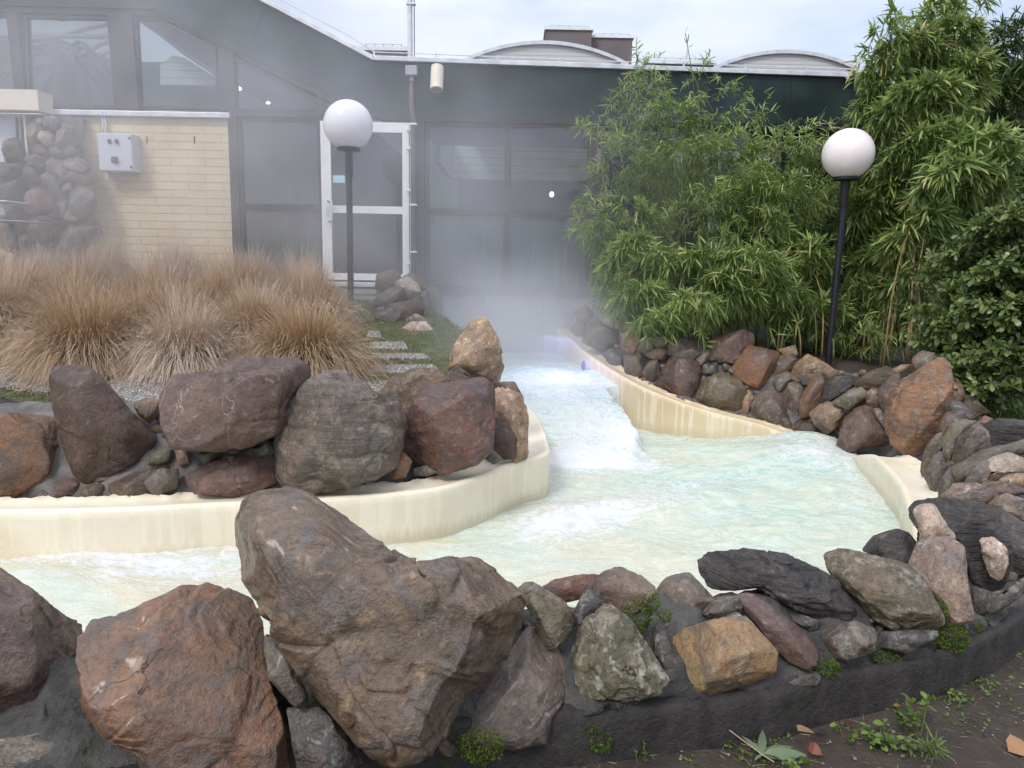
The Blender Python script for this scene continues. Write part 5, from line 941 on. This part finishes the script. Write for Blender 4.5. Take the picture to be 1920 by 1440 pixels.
def fans(P, O, per, ln, wd, droop, rg, spread=.75, shape=None):
    n = len(P); k = rg.integers(per[0], per[1]+1, n); idx = np.repeat(np.arange(n), k)
    ax = O/np.maximum(np.linalg.norm(O, axis=1), .1)[:, None]+np.array([0, -.25, -.25])+.35*rg.normal(size=(n, 3)); ax /= np.linalg.norm(ax, axis=1)[:, None]
    m = len(idx); D = ax[idx]+spread*rg.normal(size=(m, 3)); D /= np.linalg.norm(D, axis=1)[:, None]
    base = P[idx]+ax[idx]*rg.uniform(-.05, .03, m)[:, None]
    sc = rg.uniform(.75, 1.25, n)[idx]
    Ln = rg.uniform(*ln, m)*sc; Wd = Ln*rg.uniform(wd*.8, wd*1.2, m)
    r = np.clip(.50+.18*rg.normal(size=n)[idx]+.12*rg.normal(size=m)+np.where(rg.random(m) < .03, .45, 0), 0, 1)
    kw = dict(shape=shape) if shape else {}
    return leaves(base, D, Ln, Wd, rg.uniform(.1, droop, m), r, rg=rg, **kw)
def bamboo(label, base, blobs, seed, dens=14, ln=(.06, .12), mat=None, depth=.38, stems=7, per=(5, 9), wd=.053, sprigs=(), scol=None):
    rg = np.random.default_rng(seed); t = empty('bamboo', base, label, 'bamboo')
    P, O = blobpts(blobs, dens, rg, depth)
    v, f, r = fans(P, O, per, ln, wd, .35, rg)
    V = [v]; Fs = [f]; Rr = [r]; b0 = len(v)
    for (x0, y0, x1, y1, Yd, n) in sprigs:                        # loose sprig tips: few leaves along a thin shoot
        a = W(x0, y0, Yd); b = W(x1, y1, Yd); tt = rg.random(n); p = a+(b-a)*tt[:, None]; D = (b-a)/np.linalg.norm(b-a)*.5+rg.normal(size=(n, 3))*.7
        lv = rg.uniform(.09, .15, n); v, f, r = leaves(p, D, lv, lv*.06, rg.uniform(0, .3, n), np.clip(.5+.2*rg.normal(size=n), 0, 1), rg=rg); V.append(v); Fs.append(f+b0); Rr.append(r); b0 += len(v)
    o = mesh('foliage', np.concatenate(V), np.concatenate(Fs), mat or bam, t, False, attrs={'rnd': np.concatenate(Rr)})
    for k in range(stems):
        bb = blobs[k % len(blobs)]; tip = W(bb[0]+rg.uniform(-.5, .5)*bb[2], bb[1]-bb[3]*rg.uniform(.2, .9), bb[4]+rg.uniform(-.1, .3)); s = np.array(base)+np.array([rg.uniform(-.35, .35), rg.uniform(-.2, .25), 0])
        if tip[2] < s[2]+.3: tip = tip+np.array([0, 0, .5])
        pts = []
        for q in np.linspace(0, 1, 9): pts.append(s*(1-q)+tip*q+np.array([0, 0, math.sin(math.pi*q)*.14*(tip[2]-s[2])])-np.array([(tip[0]-s[0]), (tip[1]-s[1]), 0])*.3*math.sin(math.pi*q))
        MB().tube(pts, [.011-.008*q for q in np.linspace(0, 1, 9)], 6).build('culm', scol or (stem_m if k % 2 else stem_g), t, smooth=True)
    if sprigs:
        for (x0, y0, x1, y1, Yd, n) in sprigs: MB().tube([W(x0, y0+60, Yd), W(x0, y0, Yd), W(x1, y1, Yd)], .004, 5).build('shoot', stem_g, t)
    return t
def zb(x): return (x[0], x[1], x[2])
bamboo('leftmost tall bamboo whose thin tip rises over the roof edge', (1.75, 8.6, .75), [(1195,215,60,75,8.4,.8),(1215,170,35,50,8.4,.7),(1125,238,42,24,8.3,.55),(1160,315,62,55,8.3,.8),(1245,250,60,60,8.4,.8),(1245,330,75,60,8.3),(1125,400,60,40,8.2,.5),(1180,440,85,60,8.2),(1100,425,40,28,8.1,.35),(1165,520,60,70,8.1,1.1),(1270,300,50,90,8.6)], 1, sprigs=[(1197,170,1193,85,8.4,34),(1130,420,1045,440,8.1,26),(1120,240,1078,236,8.2,22),(1150,470,1110,540,8.1,30)])
bamboo('feathery bamboo with a sparse sprig above the roof, second from the left', (2.4, 8.5, .75), [(1340,210,62,48,8.3,.7),(1400,215,42,28,8.3,.5),(1300,160,22,35,8.4,.35),(1310,320,80,60,8.2),(1370,300,70,55,8.2),(1400,380,70,50,8.1),(1320,400,75,50,8.1)], 2, sprigs=[(1300,150,1285,62,8.4,20),(1310,150,1332,95,8.4,14),(1380,215,1452,210,8.3,24),(1345,260,1440,235,8.2,20)])
bamboo('low bright bamboo hanging over the cream ledge wall on the left of the thicket', (2.0, 8.0, .7), [(1240,520,80,60,7.8),(1200,570,55,45,7.8),(1180,500,55,60,7.9),(1290,590,65,45,7.6),(1230,605,45,28,7.65,.8),(1310,520,75,60,7.7),(1160,560,28,45,7.9,.7)], 3, dens=17, ln=(.10, .16), sprigs=[(1270,600,1250,645,7.5,26),(1310,600,1325,650,7.5,26),(1230,600,1210,640,7.6,20)])
bamboo('dense mid-green bamboo left of the lamp globe, its leaves below the dark fascia', (3.2, 8.4, .75), [(1450,310,75,55,8.1),(1480,390,80,60,8.0),(1500,260,55,25,8.1,.45),(1410,450,70,60,7.9),(1540,330,55,60,8.3),(1530,270,25,18,8.0,.4),(1400,370,60,60,8.1),(1560,400,55,60,8.35)], 4, dens=16, sprigs=[(1520,260,1545,208,8.0,9),(1540,250,1580,222,8.0,8)])
bamboo('fresh green bamboo low behind the purple-brown boulder on the wall crest', (3.0, 7.7, .72), [(1400,520,80,60,7.6),(1450,570,70,42,7.9),(1380,570,60,38,7.8),(1500,510,65,60,8.0),(1520,600,70,45,8.05),(1340,560,50,60,7.7),(1530,640,45,26,8.2,.6)], 5, dens=17, ln=(.10, .17), sprigs=[(1470,640,1500,600,7.5,24),(1440,600,1455,650,7.6,14)])
bamboo('tallest bamboo arching high above the right lamp against the sky', (4.3, 8.3, .8), [(1690,130,65,55,8.0,.85),(1740,55,45,50,8.0,.7),(1760,110,60,60,8.0),(1660,200,60,55,8.2),(1720,220,85,60,7.9),(1790,190,50,80,8.0),(1650,290,50,50,8.3),(1740,300,85,60,7.9),(1640,90,22,50,7.9,.5),(1800,30,40,50,8.2,.6),(1630,240,30,40,8.3,.7)], 6, dens=17, ln=(.11, .18), wd=.068, stems=10, sprigs=[(1700,100,1690,20,8.0,24),(1660,110,1640,48,8.0,22),(1760,60,1790,-20,8.0,24)])
bamboo('broad bamboo right of the lamp pole showing pale bare canes', (4.1, 7.6, .65), [(1820,300,75,45,7.4,.9),(1780,350,60,45,7.4,.8),(1870,330,50,45,7.4,.8),(1680,380,75,50,8.2),(1620,430,50,60,8.4),(1640,350,60,55,8.4),(1650,500,55,60,8.3,.9),(1720,450,60,60,7.7,.9)], 7, dens=14, ln=(.12, .20), wd=.07, stems=5, scol=stem_m)
bamboo('loose low bamboo at the foot of the lamp pole', (3.7, 8.0, .6), [(1600,560,55,45,8.25,.7),(1670,600,55,45,8.1,.55),(1600,640,45,30,8.1,.55),(1690,540,55,45,7.9,.7),(1730,610,40,30,7.8,.3),(1650,655,45,22,8.0,.35),(1500,560,40,70,8.2)], 8, dens=15, ln=(.10, .17))
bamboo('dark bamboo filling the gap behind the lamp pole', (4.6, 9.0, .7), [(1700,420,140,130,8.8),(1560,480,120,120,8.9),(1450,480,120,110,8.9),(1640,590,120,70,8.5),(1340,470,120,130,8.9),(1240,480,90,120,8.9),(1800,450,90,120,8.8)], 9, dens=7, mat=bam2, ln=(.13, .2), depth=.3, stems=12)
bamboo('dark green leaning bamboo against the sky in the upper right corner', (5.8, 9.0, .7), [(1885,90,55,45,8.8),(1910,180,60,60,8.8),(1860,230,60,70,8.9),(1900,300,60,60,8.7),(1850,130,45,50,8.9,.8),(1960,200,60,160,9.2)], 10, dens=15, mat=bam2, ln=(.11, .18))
# dark trees behind
def tree(label, base, blobs, seed, dens=8):
    rg = np.random.default_rng(seed); t = empty('evergreen_tree', base, label, 'tree'); P, O = blobpts(blobs, dens, rg, .6)
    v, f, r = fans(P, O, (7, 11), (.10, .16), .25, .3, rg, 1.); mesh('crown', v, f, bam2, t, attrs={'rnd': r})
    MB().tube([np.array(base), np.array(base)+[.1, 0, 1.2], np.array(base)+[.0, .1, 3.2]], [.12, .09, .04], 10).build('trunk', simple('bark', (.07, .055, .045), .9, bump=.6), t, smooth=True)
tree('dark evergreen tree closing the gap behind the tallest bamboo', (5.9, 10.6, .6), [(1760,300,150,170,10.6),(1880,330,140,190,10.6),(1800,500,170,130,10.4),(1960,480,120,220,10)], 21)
# evergreen shrub on the right
def shrub(label, base, blobs, seed, dens=9):
    rg = np.random.default_rng(seed); t = empty('evergreen_shrub', base, label, 'shrub'); P, O = blobpts(blobs, dens, rg, .5); P = P+rg.normal(size=P.shape)*.05; n = len(P); k = 8
    ax = O/np.maximum(np.linalg.norm(O, axis=1), .1)[:, None]+np.array([0, -.5, .35])+.3*rg.normal(size=(n, 3)); ax /= np.linalg.norm(ax, axis=1)[:, None]
    e1 = np.cross(ax, [0, 0, 1.]); e1 /= np.linalg.norm(e1, axis=1)[:, None]; e2 = np.cross(ax, e1); V = []; Fs = []; Rr = []; b0 = 0; ph = rg.random(n)*6
    sh = ((0, 0), (.3, .45), (.65, 1.), (.88, .8), (1., 0)); rb_ = .45+.2*rg.normal(size=n)
    for q in range(k):
        a = ph+q*2*math.pi/k+.25*rg.normal(size=n); D = e1*np.cos(a)[:, None]+e2*np.sin(a)[:, None]+ax*rg.uniform(.1, .7, n)[:, None]
        lv = rg.uniform(.055, .10, n)*rg.uniform(.8, 1.15, n); v, f, r = leaves(P, D, lv, lv*.20, rg.uniform(0, .2, n), np.clip(rb_+.12*rg.normal(size=n), 0, 1), sh, rg); V.append(v); Fs.append(f+b0); Rr.append(r); b0 += len(v)
    mesh('foliage', np.concatenate(V), np.concatenate(Fs), shrub_m, t, attrs={'rnd': np.concatenate(Rr)})
    for q in range(7):
        bb = blobs[q % len(blobs)]; tip = W(bb[0], bb[1], bb[4]+.1); s = np.array(base)+np.array([rg.uniform(-.2, .2), rg.uniform(-.1, .2), 0]); MB().tube([s, (s+tip)/2+np.array([0, .1, .1]), tip], [.014, .01, .005], 6).build('branch', stem_m, t, smooth=True)
shrub('glossy evergreen shrub with rounded leaf rosettes at the right edge', (4.6, 6.9, .4), [(1860,730,70,35,6.3,.8),(1800,480,40,50,6.9),(1870,440,60,50,6.6),(1900,520,60,60,6.5),(1840,540,60,55,6.6),(1880,610,70,55,6.4),(1810,610,55,55,6.6),(1840,680,60,40,6.4),(1900,690,50,40,6.3),(1780,570,35,40,6.8,.8),(1920,400,40,60,6.6),(1950,560,60,160,6.4),(1765,640,30,40,6.8,.6),(1880,650,90,60,6.9)], 31, 13)
# ------------------------------------------------------------------ ornamental grass
gcol, _nt, _p, _o = newmat('dry_grass'); _t = node(_nt, 'ShaderNodeAttribute', attribute_name='t').outputs['Fac']; _r = node(_nt, 'ShaderNodeAttribute', attribute_name='rnd').outputs['Fac']
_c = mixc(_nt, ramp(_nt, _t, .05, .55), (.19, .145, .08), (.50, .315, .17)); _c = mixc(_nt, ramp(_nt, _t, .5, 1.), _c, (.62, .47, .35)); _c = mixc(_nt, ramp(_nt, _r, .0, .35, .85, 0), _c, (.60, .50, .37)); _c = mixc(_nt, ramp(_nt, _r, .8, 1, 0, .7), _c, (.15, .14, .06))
_oi = node(_nt, 'ShaderNodeObjectInfo').outputs['Random']
L(_nt, node(_nt, 'ShaderNodeHueSaturation', {'Color': _c, 'Value': ramp(_nt, _oi, 0, 1, .85, 1.1), 'Saturation': ramp(_nt, _oi, 0, 1, 1.1, .75)}).outputs[0], _p.inputs['Base Color']); _p.inputs['Roughness'].default_value = .6
def tuftmesh(seed, n=6000, Lm=.80):
    rg = np.random.default_rng(seed); a = rg.random(n)*2*math.pi; rb = .09*np.sqrt(rg.random(n)); sp = rg.random(n)**.7; Ln = Lm*rg.uniform(.55, 1.05, n)*(.84+.26*sp)
    lean = .08+1.35*sp; base = np.stack([rb*np.cos(a), rb*np.sin(a), 0*a], 1); a2 = a+.35*rg.normal(size=n)
    H = np.stack([np.cos(a2), np.sin(a2), 0*a], 1); T = np.linspace(0, 1, 7); w = rg.uniform(.0008, .0017, n); sd_ = np.stack([-np.sin(a2), np.cos(a2), .3*rg.normal(size=n)], 1); V = []
    dr = .45+.95*sp+.3*rg.random(n)
    wig = .065*rg.normal(size=(n, 3))
    for t in T:
        c = base+H*(Ln*(np.sin(lean)*t*(1-.25*t)))[:, None]; c[:, 2] += Ln*(np.cos(lean)*t*1.15+.25*t-dr*.62*t**2.4); c[:, 2] = np.maximum(c[:, 2], -.02); c = c+wig*t*t
        ww = (w*(1-.75*t**1.5))[:, None]; V += [c+sd_*ww, c-sd_*ww]
    V = np.stack(V, 1); b = np.arange(n)[:, None]*14; Fc = np.concatenate([b+np.array([2*i, 2*i+1, 2*i+3, 2*i+2])[None] for i in range(6)])
    return V.reshape(-1, 3), Fc, np.tile(np.repeat(T, 2), n), np.repeat(rg.random(n), 14)
TM = []
for sdd in (1, 2, 3):
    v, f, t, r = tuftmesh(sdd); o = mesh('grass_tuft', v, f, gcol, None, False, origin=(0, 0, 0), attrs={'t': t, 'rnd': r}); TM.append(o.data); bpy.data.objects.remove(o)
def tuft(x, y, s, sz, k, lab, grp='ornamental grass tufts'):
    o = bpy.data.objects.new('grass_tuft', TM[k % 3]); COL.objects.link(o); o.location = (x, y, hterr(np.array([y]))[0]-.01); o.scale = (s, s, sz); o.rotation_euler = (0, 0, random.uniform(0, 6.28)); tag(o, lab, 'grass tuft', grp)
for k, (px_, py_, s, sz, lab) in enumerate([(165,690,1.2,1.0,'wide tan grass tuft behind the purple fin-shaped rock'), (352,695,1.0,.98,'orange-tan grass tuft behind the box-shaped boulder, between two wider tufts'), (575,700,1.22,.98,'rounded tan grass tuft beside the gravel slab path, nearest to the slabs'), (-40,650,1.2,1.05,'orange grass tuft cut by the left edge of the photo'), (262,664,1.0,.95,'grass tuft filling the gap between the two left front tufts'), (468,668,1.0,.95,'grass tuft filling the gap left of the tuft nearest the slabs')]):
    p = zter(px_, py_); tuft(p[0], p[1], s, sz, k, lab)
rg = random.Random(5)
ORD = ['first', 'second', 'third', 'fourth', 'fifth', 'sixth', 'seventh', 'eighth']
for rown, yy, xs in [('the second row', 6.35, np.arange(-6.0, -1.75, .78)), ('the third row', 7.15, np.arange(-6.4, -1.9, .74)), ('the fourth row', 7.95, np.arange(-6.6, -2.15, .72)), ('the back row', 8.7, np.arange(-6.9, -2.6, .75))]:
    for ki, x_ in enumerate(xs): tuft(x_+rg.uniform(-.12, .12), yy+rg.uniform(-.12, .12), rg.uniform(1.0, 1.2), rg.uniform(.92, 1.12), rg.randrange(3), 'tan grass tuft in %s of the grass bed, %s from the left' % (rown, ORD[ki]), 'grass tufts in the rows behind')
# moss and lawn blades: one mass
def blades(name, P, hh, w, mat, lab, cat='grass'):
    n = len(P); rg = np.random.default_rng(len(P)); D = np.stack([rg.normal(size=n)*.5, rg.normal(size=n)*.5, np.ones(n)], 1); ln = rg.uniform(.5, 1.2, n)*hh
    v, f, r = leaves(P, D, ln, np.full(n, w), rg.uniform(0, .4, n), rg.random(n), ((0, 1), (.6, .8), (1, 0)) if False else ((0, 0), (.3, 1.), (.7, .7), (1, 0)), rg); o = mesh(name, v, f, mat, None, attrs={'rnd': r}, origin=(0, 0, 0)); return tag(o, lab, cat, kind='stuff')
lawn_m = leafmat('lawn_blade', [(.05, .075, .02), (.09, .12, .03), (.15, .17, .05), (.22, .19, .09)], .6, .2)
n = 60000; xx = RNG.uniform(-4.6, -.15, n); yy = RNG.uniform(4.1, 9.6, n); k = inpoly(xx, yy, ISL) & (fbm(np.stack([xx, yy, 0*xx], 1)*2.2, 3) > -.25) & ((xx > -2.5) | (yy < 6)); xx = xx[k]; yy = yy[k]
_P = np.stack([xx, yy, hterr(yy)], 1)
blades('lawn', _P, .028, .003, lawn_m, 'short moss and grass between the slabs of the path')
weed_m = leafmat('weed_leaf', [(.06, .10, .02), (.11, .18, .035), (.20, .27, .06)], .5, .25)
def gz(px_, py_): return Z(px_, py_, 0)
# verge on the far right beyond the wall
n = 5000; c = W(1880, 785, 6.6); P = np.stack([RNG.normal(c[0]+.1, .45, n), RNG.normal(c[1]+.1, .35, n), np.full(n, 0.)], 1); P = P[P[:, 0] > 3.85]; P[:, 2] = .02+sstep(P[:, 0], 3.0, 4.5)*sstep(P[:, 1], 3.6, 6.8)*.34
blades('verge_grass', P, .10, .006, weed_m, 'bright green grass at the foot of the evergreen shrub on the right')
# ------------------------------------------------------------------ right foreground: weeds, leaves, moss
def weed(px_, py_, hgt, nl, lab, ln=(.02, .04), seed=0, spread=.05, shape=None, wd=.3, cat='weed'):
    rg = np.random.default_rng(seed+50); b = gz(px_, py_); t = empty('weed', b, lab, cat); V = []; Fs = []; Rr = []; b0 = 0; mb = MB()
    ns = max(3, nl//7)
    for s in range(ns):
        tip = b+np.array([rg.normal()*spread, rg.normal()*spread*.7, hgt*rg.uniform(.4, 1.)]); r0 = b+np.array([rg.normal()*.012, rg.normal()*.012, 0]); mb.tube([r0, (r0+tip)/2+np.array([0, 0, .01]), tip], .0018, 5)
        m = nl//ns+1; tt = rg.uniform(.3, 1, m); P = r0+(tip-r0)*tt[:, None]; D = rg.normal(size=(m, 3))*np.array([1, 1, .3])+np.array([0, 0, .35]); lv = rg.uniform(*ln, m)
        v, f, r = leaves(P, D, lv, lv*wd, rg.uniform(0, .3, m), rg.random(m), shape or ((0, 0), (.3, .8), (.6, 1.), (.88, .55), (1, 0)), rg); V.append(v); Fs.append(f+b0); Rr.append(r); b0 += len(v)
    mesh('leaves', np.concatenate(V), np.concatenate(Fs), weed_m, t, attrs={'rnd': np.concatenate(Rr)}); mb.build('stem', stem_g, t)
weed(1705,1372,.16,44,'tall bright green weed with a pale bud, in the middle of the foreground weeds',(.022,.04),1,.03)
weed(1660,1400,.06,50,'low spreading bright green weed beside the tall one',(.02,.04),2,.07)
weed(1590,1385,.05,34,'small leafy weed close to the plinth between the leaf spray and the tall weed',(.012,.028),3,.07)
weed(1745,1420,.10,60,'tuft of thin grass blades right of the tall weed',(.04,.08),4,.02,((0, 0), (.3, .5), (.7, .4), (1, 0)),.06)
weed(1360,1405,.05,40,'small dark weed by the plinth left of the big leaf spray',(.01,.024),5,.06)
weed(1800,1310,.03,26,'tiny dark weed on the soil near the right edge',(.015,.03),6,.05)
weed(1200,1425,.07,20,'thin weed with tiny leaves at the bottom under the lichen-blotched rock',(.01,.02),7,.03)
weed(1500,1440,.03,30,'low grey-green weed at the bottom edge beside the dry leaves',(.015,.03),8,.05)
# spray of big bamboo leaves lying on the ground
sp_ = empty('leaf_spray', gz(1425, 1420), 'spray of big grey-green bamboo leaves lying on the soil at the bottom', 'leaf spray'); c = gz(1428, 1425)+np.array([0, 0, .02]); V = []
for a, ln in [(1.25,.11),(.35,.13),(.02,.15),(-.5,.10),(2.2,.09),(-2.4,.05)]: V.append((c, (math.cos(a), math.sin(a), .35 if a > 1 else .1), ln))
v, f, r = leaves(np.array([q[0] for q in V]), np.array([q[1] for q in V], float), np.array([q[2] for q in V]), np.array([q[2]*.13 for q in V]), np.array([.1]*6), np.linspace(0, 1, 6), ((0, 0), (.2, .8), (.45, 1.), (.75, .6), (1, 0)))
mesh('leaves', v, f, leafmat('grey_green_leaf', [(.12, .17, .09), (.17, .22, .12)], .45, .1), sp_, attrs={'rnd': r})
MB().tube([c+np.array([-.10, .06, .05]), c, c+np.array([.03, -.03, -.005])], .002, 5).build('stalk', simple('dry_stalk', (.4, .33, .2), .7), sp_)
lf = [(.16,.05,.03),(.30,.16,.07),(.42,.30,.16)]
def fallen(px_, py_, ln, a, i, lab, wd=.28, up_=.3):
    b = gz(px_, py_)+np.array([0, 0, .012]); v, f, r = leaves(np.array([b]), np.array([[math.cos(a), math.sin(a), up_]]), np.array([ln]), np.array([ln*wd]), np.array([.3]), np.array([.5]), ((0, 0), (.2, .7), (.5, 1.), (.8, .6), (1, 0)))
    tag(mesh('fallen_leaf', v, f, leafmat('dry_leaf_%d' % i, [lf[i], tuple(x*1.2 for x in lf[i])], .5, .05), None, attrs={'rnd': r}), lab, 'leaf')
fallen(1478,1372,.09,-.25,2,'pale tan curled leaf above the leaf spray',.16); fallen(1525,1380,.05,-.1,0,'reddish brown leaf touching the tan curled leaf',.4); fallen(1590,1368,.05,.9,0,'dark maroon leaf against the plinth',.4)
fallen(1512,1405,.06,-.9,0,'dark red-brown leaf below the tan curled leaf',.35); fallen(1890,1415,.10,.2,1,'dry pinkish brown leaf at the bottom right corner',.45); fallen(1675,1330,.035,0.2,1,'small orange leaf on the soil beside the tall weed',.45); fallen(1240,1315,.03,.4,0,'tiny dark red leaf on the plinth top under the lichen-blotched rock',.5)
# litter: needles, crumbs, pebbles
n = 5200; xx = RNG.uniform(.2, 4.2, n); yy = RNG.uniform(1.2, 4.6, n); a = RNG.random(n)*6.28; keep = yy < np.interp(xx, [p[0] for p in NEAR], [p[1] for p in NEAR])+.02; xx, yy, a = xx[keep], yy[keep], a[keep]; n = len(xx)
hx = np.array([0.0]*n); P = np.stack([xx, yy, fbm(np.stack([xx, yy, 0*xx], 1)*1.3, 3)*.025+fbm(np.stack([xx, yy, 0*xx], 1)*7, 3)*.010+.005+sstep(xx, 2.8, 4.5)*sstep(yy, 3.6, 6.8)*.34], 1)
ln = RNG.uniform(.02, .07, n); v, f, r = leaves(P, np.stack([np.cos(a), np.sin(a), RNG.normal(size=n)*.12], 1), ln, np.full(n, .0012), RNG.uniform(-.1, .2, n), RNG.random(n))
tag(mesh('needle_litter', v, f, leafmat('needle', [(.11, .05, .035), (.20, .12, .07), (.30, .24, .17)], .7, .0), None, attrs={'rnd': r}, origin=(0, 0, 0)), 'brown needles and bits strewn on the soil', 'leaf litter', kind='stuff')
k = RNG.random(n) < .35; Q = P[k]; m = len(Q); D, Fc = cubesphere(1); rr = RNG.uniform(.002, .008, m); v = (Q[:, None, :]+D[None]*rr[:, None, None]*np.array([1.2, 1, .6])).reshape(-1, 3); f = (np.arange(m)[:, None, None]*len(D)+Fc[None]).reshape(-1, 4)
tag(mesh('pebbles', v, f, simple('pebble', (.22, .20, .185), .7, var=.6, vscale=30), None, origin=(0, 0, 0)), 'small pale pebbles strewn on the soil', 'pebbles', kind='stuff')
n = 2400; xx = RNG.uniform(.2, 2.6, n); dd = RNG.exponential(.13, n); yy = np.interp(xx, [p[0] for p in NEAR], [p[1] for p in NEAR])-dd-.01; cl = fbm(np.stack([xx, yy, 0*xx], 1)*5, 2) > .12; xx, yy = xx[cl], yy[cl]; n = len(xx)
v, f, r = leaves(np.stack([xx, yy, np.full(n, .005)], 1), np.stack([RNG.normal(size=n), RNG.normal(size=n), RNG.uniform(.2, 1.2, n)], 1), RNG.uniform(.008, .024, n), RNG.uniform(.002, .005, n), RNG.uniform(0, .3, n), RNG.random(n))
tag(mesh('ground_cover', v, f, weed_m, None, attrs={'rnd': r}, origin=(0, 0, 0)), 'tiny green seedlings along the foot of the plinth', 'ground cover', kind='stuff')
# moss cushions on the near wall
moss_m = leafmat('moss', [(.035, .06, .008), (.075, .12, .012), (.13, .19, .02)], .8, .2)
for (px_, py_, Yd, rx, ry, n) in [(1195,1150,2.5,.045,.05,900),(1218,1128,2.52,.03,.03,400),(900,1395,2.08,.06,.045,1400),(1545,1250,2.50,.045,.03,900),(1775,1195,2.72,.07,.05,2200),(1740,1190,2.70,.05,.03,900),(1820,1170,2.85,.03,.03,500),(1110,1352,2.26,.02,.02,300),(1665,1222,2.62,.03,.025,400),(1640,1225,2.6,.02,.02,250),(1760,1140,2.72,.015,.04,300),(1245,1150,2.5,.02,.015,200),(1125,1385,2.23,.035,.03,350)]:
    b = W(px_, py_, Yd); q = RNG.normal(size=(n, 3)); q /= np.linalg.norm(q, axis=1)[:, None]; q[:, 1] = -np.abs(q[:, 1]); lum = 1+.35*noise(q*3+px_); p = b+q*np.array([rx, .045, ry])*lum[:, None]
    ln = RNG.uniform(.006, .013, n); v, f, r = leaves(p, q+.5*RNG.normal(size=(n, 3)), ln, ln*.22, RNG.uniform(0, .2, n), np.clip(.45+.25*RNG.normal(size=n)+.2*q[:, 2], 0, 1)); mesh('moss', v, f, moss_m, nw, attrs={'rnd': r})
# ------------------------------------------------------------------ steam drifting off the hot water
def steam(name, c, r, dens, lab, seed, fscale=1.1, lo=.32, hi=.72, col=(.97, .97, 1.)):
    m, nt, p, o = newmat('steam'); nt.nodes.remove(p); v = node(nt, 'ShaderNodeVolumePrincipled'); v.inputs['Color'].default_value = c4(col); v.inputs['Anisotropy'].default_value = .2
    tc = node(nt, 'ShaderNodeTexCoord').outputs['Object']
    ln = node(nt, 'ShaderNodeVectorMath', {0: node(nt, 'ShaderNodeVectorMath', {0: tc, 1: tuple(1/x for x in r)}, operation='MULTIPLY').outputs[0]}, operation='LENGTH').outputs['Value']
    fall = ramp(nt, ln, .15, 1., 1, 0)
    nn = ntex(nt, node(nt, 'ShaderNodeVectorMath', {0: tc, 1: (seed*3.1, seed*1.7, 0)}, operation='ADD').outputs[0], fscale, 2.5, .5, .4)
    d = node(nt, 'ShaderNodeMath', {0: fall, 1: ramp(nt, nn, lo, hi, .4, 1)}, operation='MULTIPLY').outputs[0]; d = node(nt, 'ShaderNodeMath', {0: d, 1: dens}, operation='MULTIPLY').outputs[0]
    nt.links.new(d, v.inputs['Density']); nt.links.new(v.outputs[0], o.inputs['Volume'])
    D, Fc = cubesphere(8); o_ = mesh(name, np.array(c)+D*np.array(r), Fc, m, None, True, origin=c); tag(o_, lab, 'steam', kind='stuff'); return o_
steam('steam', (-.5, 8.1, 1.6), (3.3, 1.45, 3.0), .40, 'steam rising off the water in front of the glass wall', 1)
steam('steam', (-4.0, 7.7, 2.9), (5.0, 1.8, 2.8), .34, 'thin steam drifting over the ornamental grass and the brick wall', 2)
steam('steam', (.1, 6.5, .85), (1.2, 1.4, 1.0), .4, 'low steam over the channel and the first rapid', 3)
steam('steam', (-.1, 9.0, .95), (1.6, .66, .9), 1.5, 'dense steam at the channel mouth below the glass wall', 4)
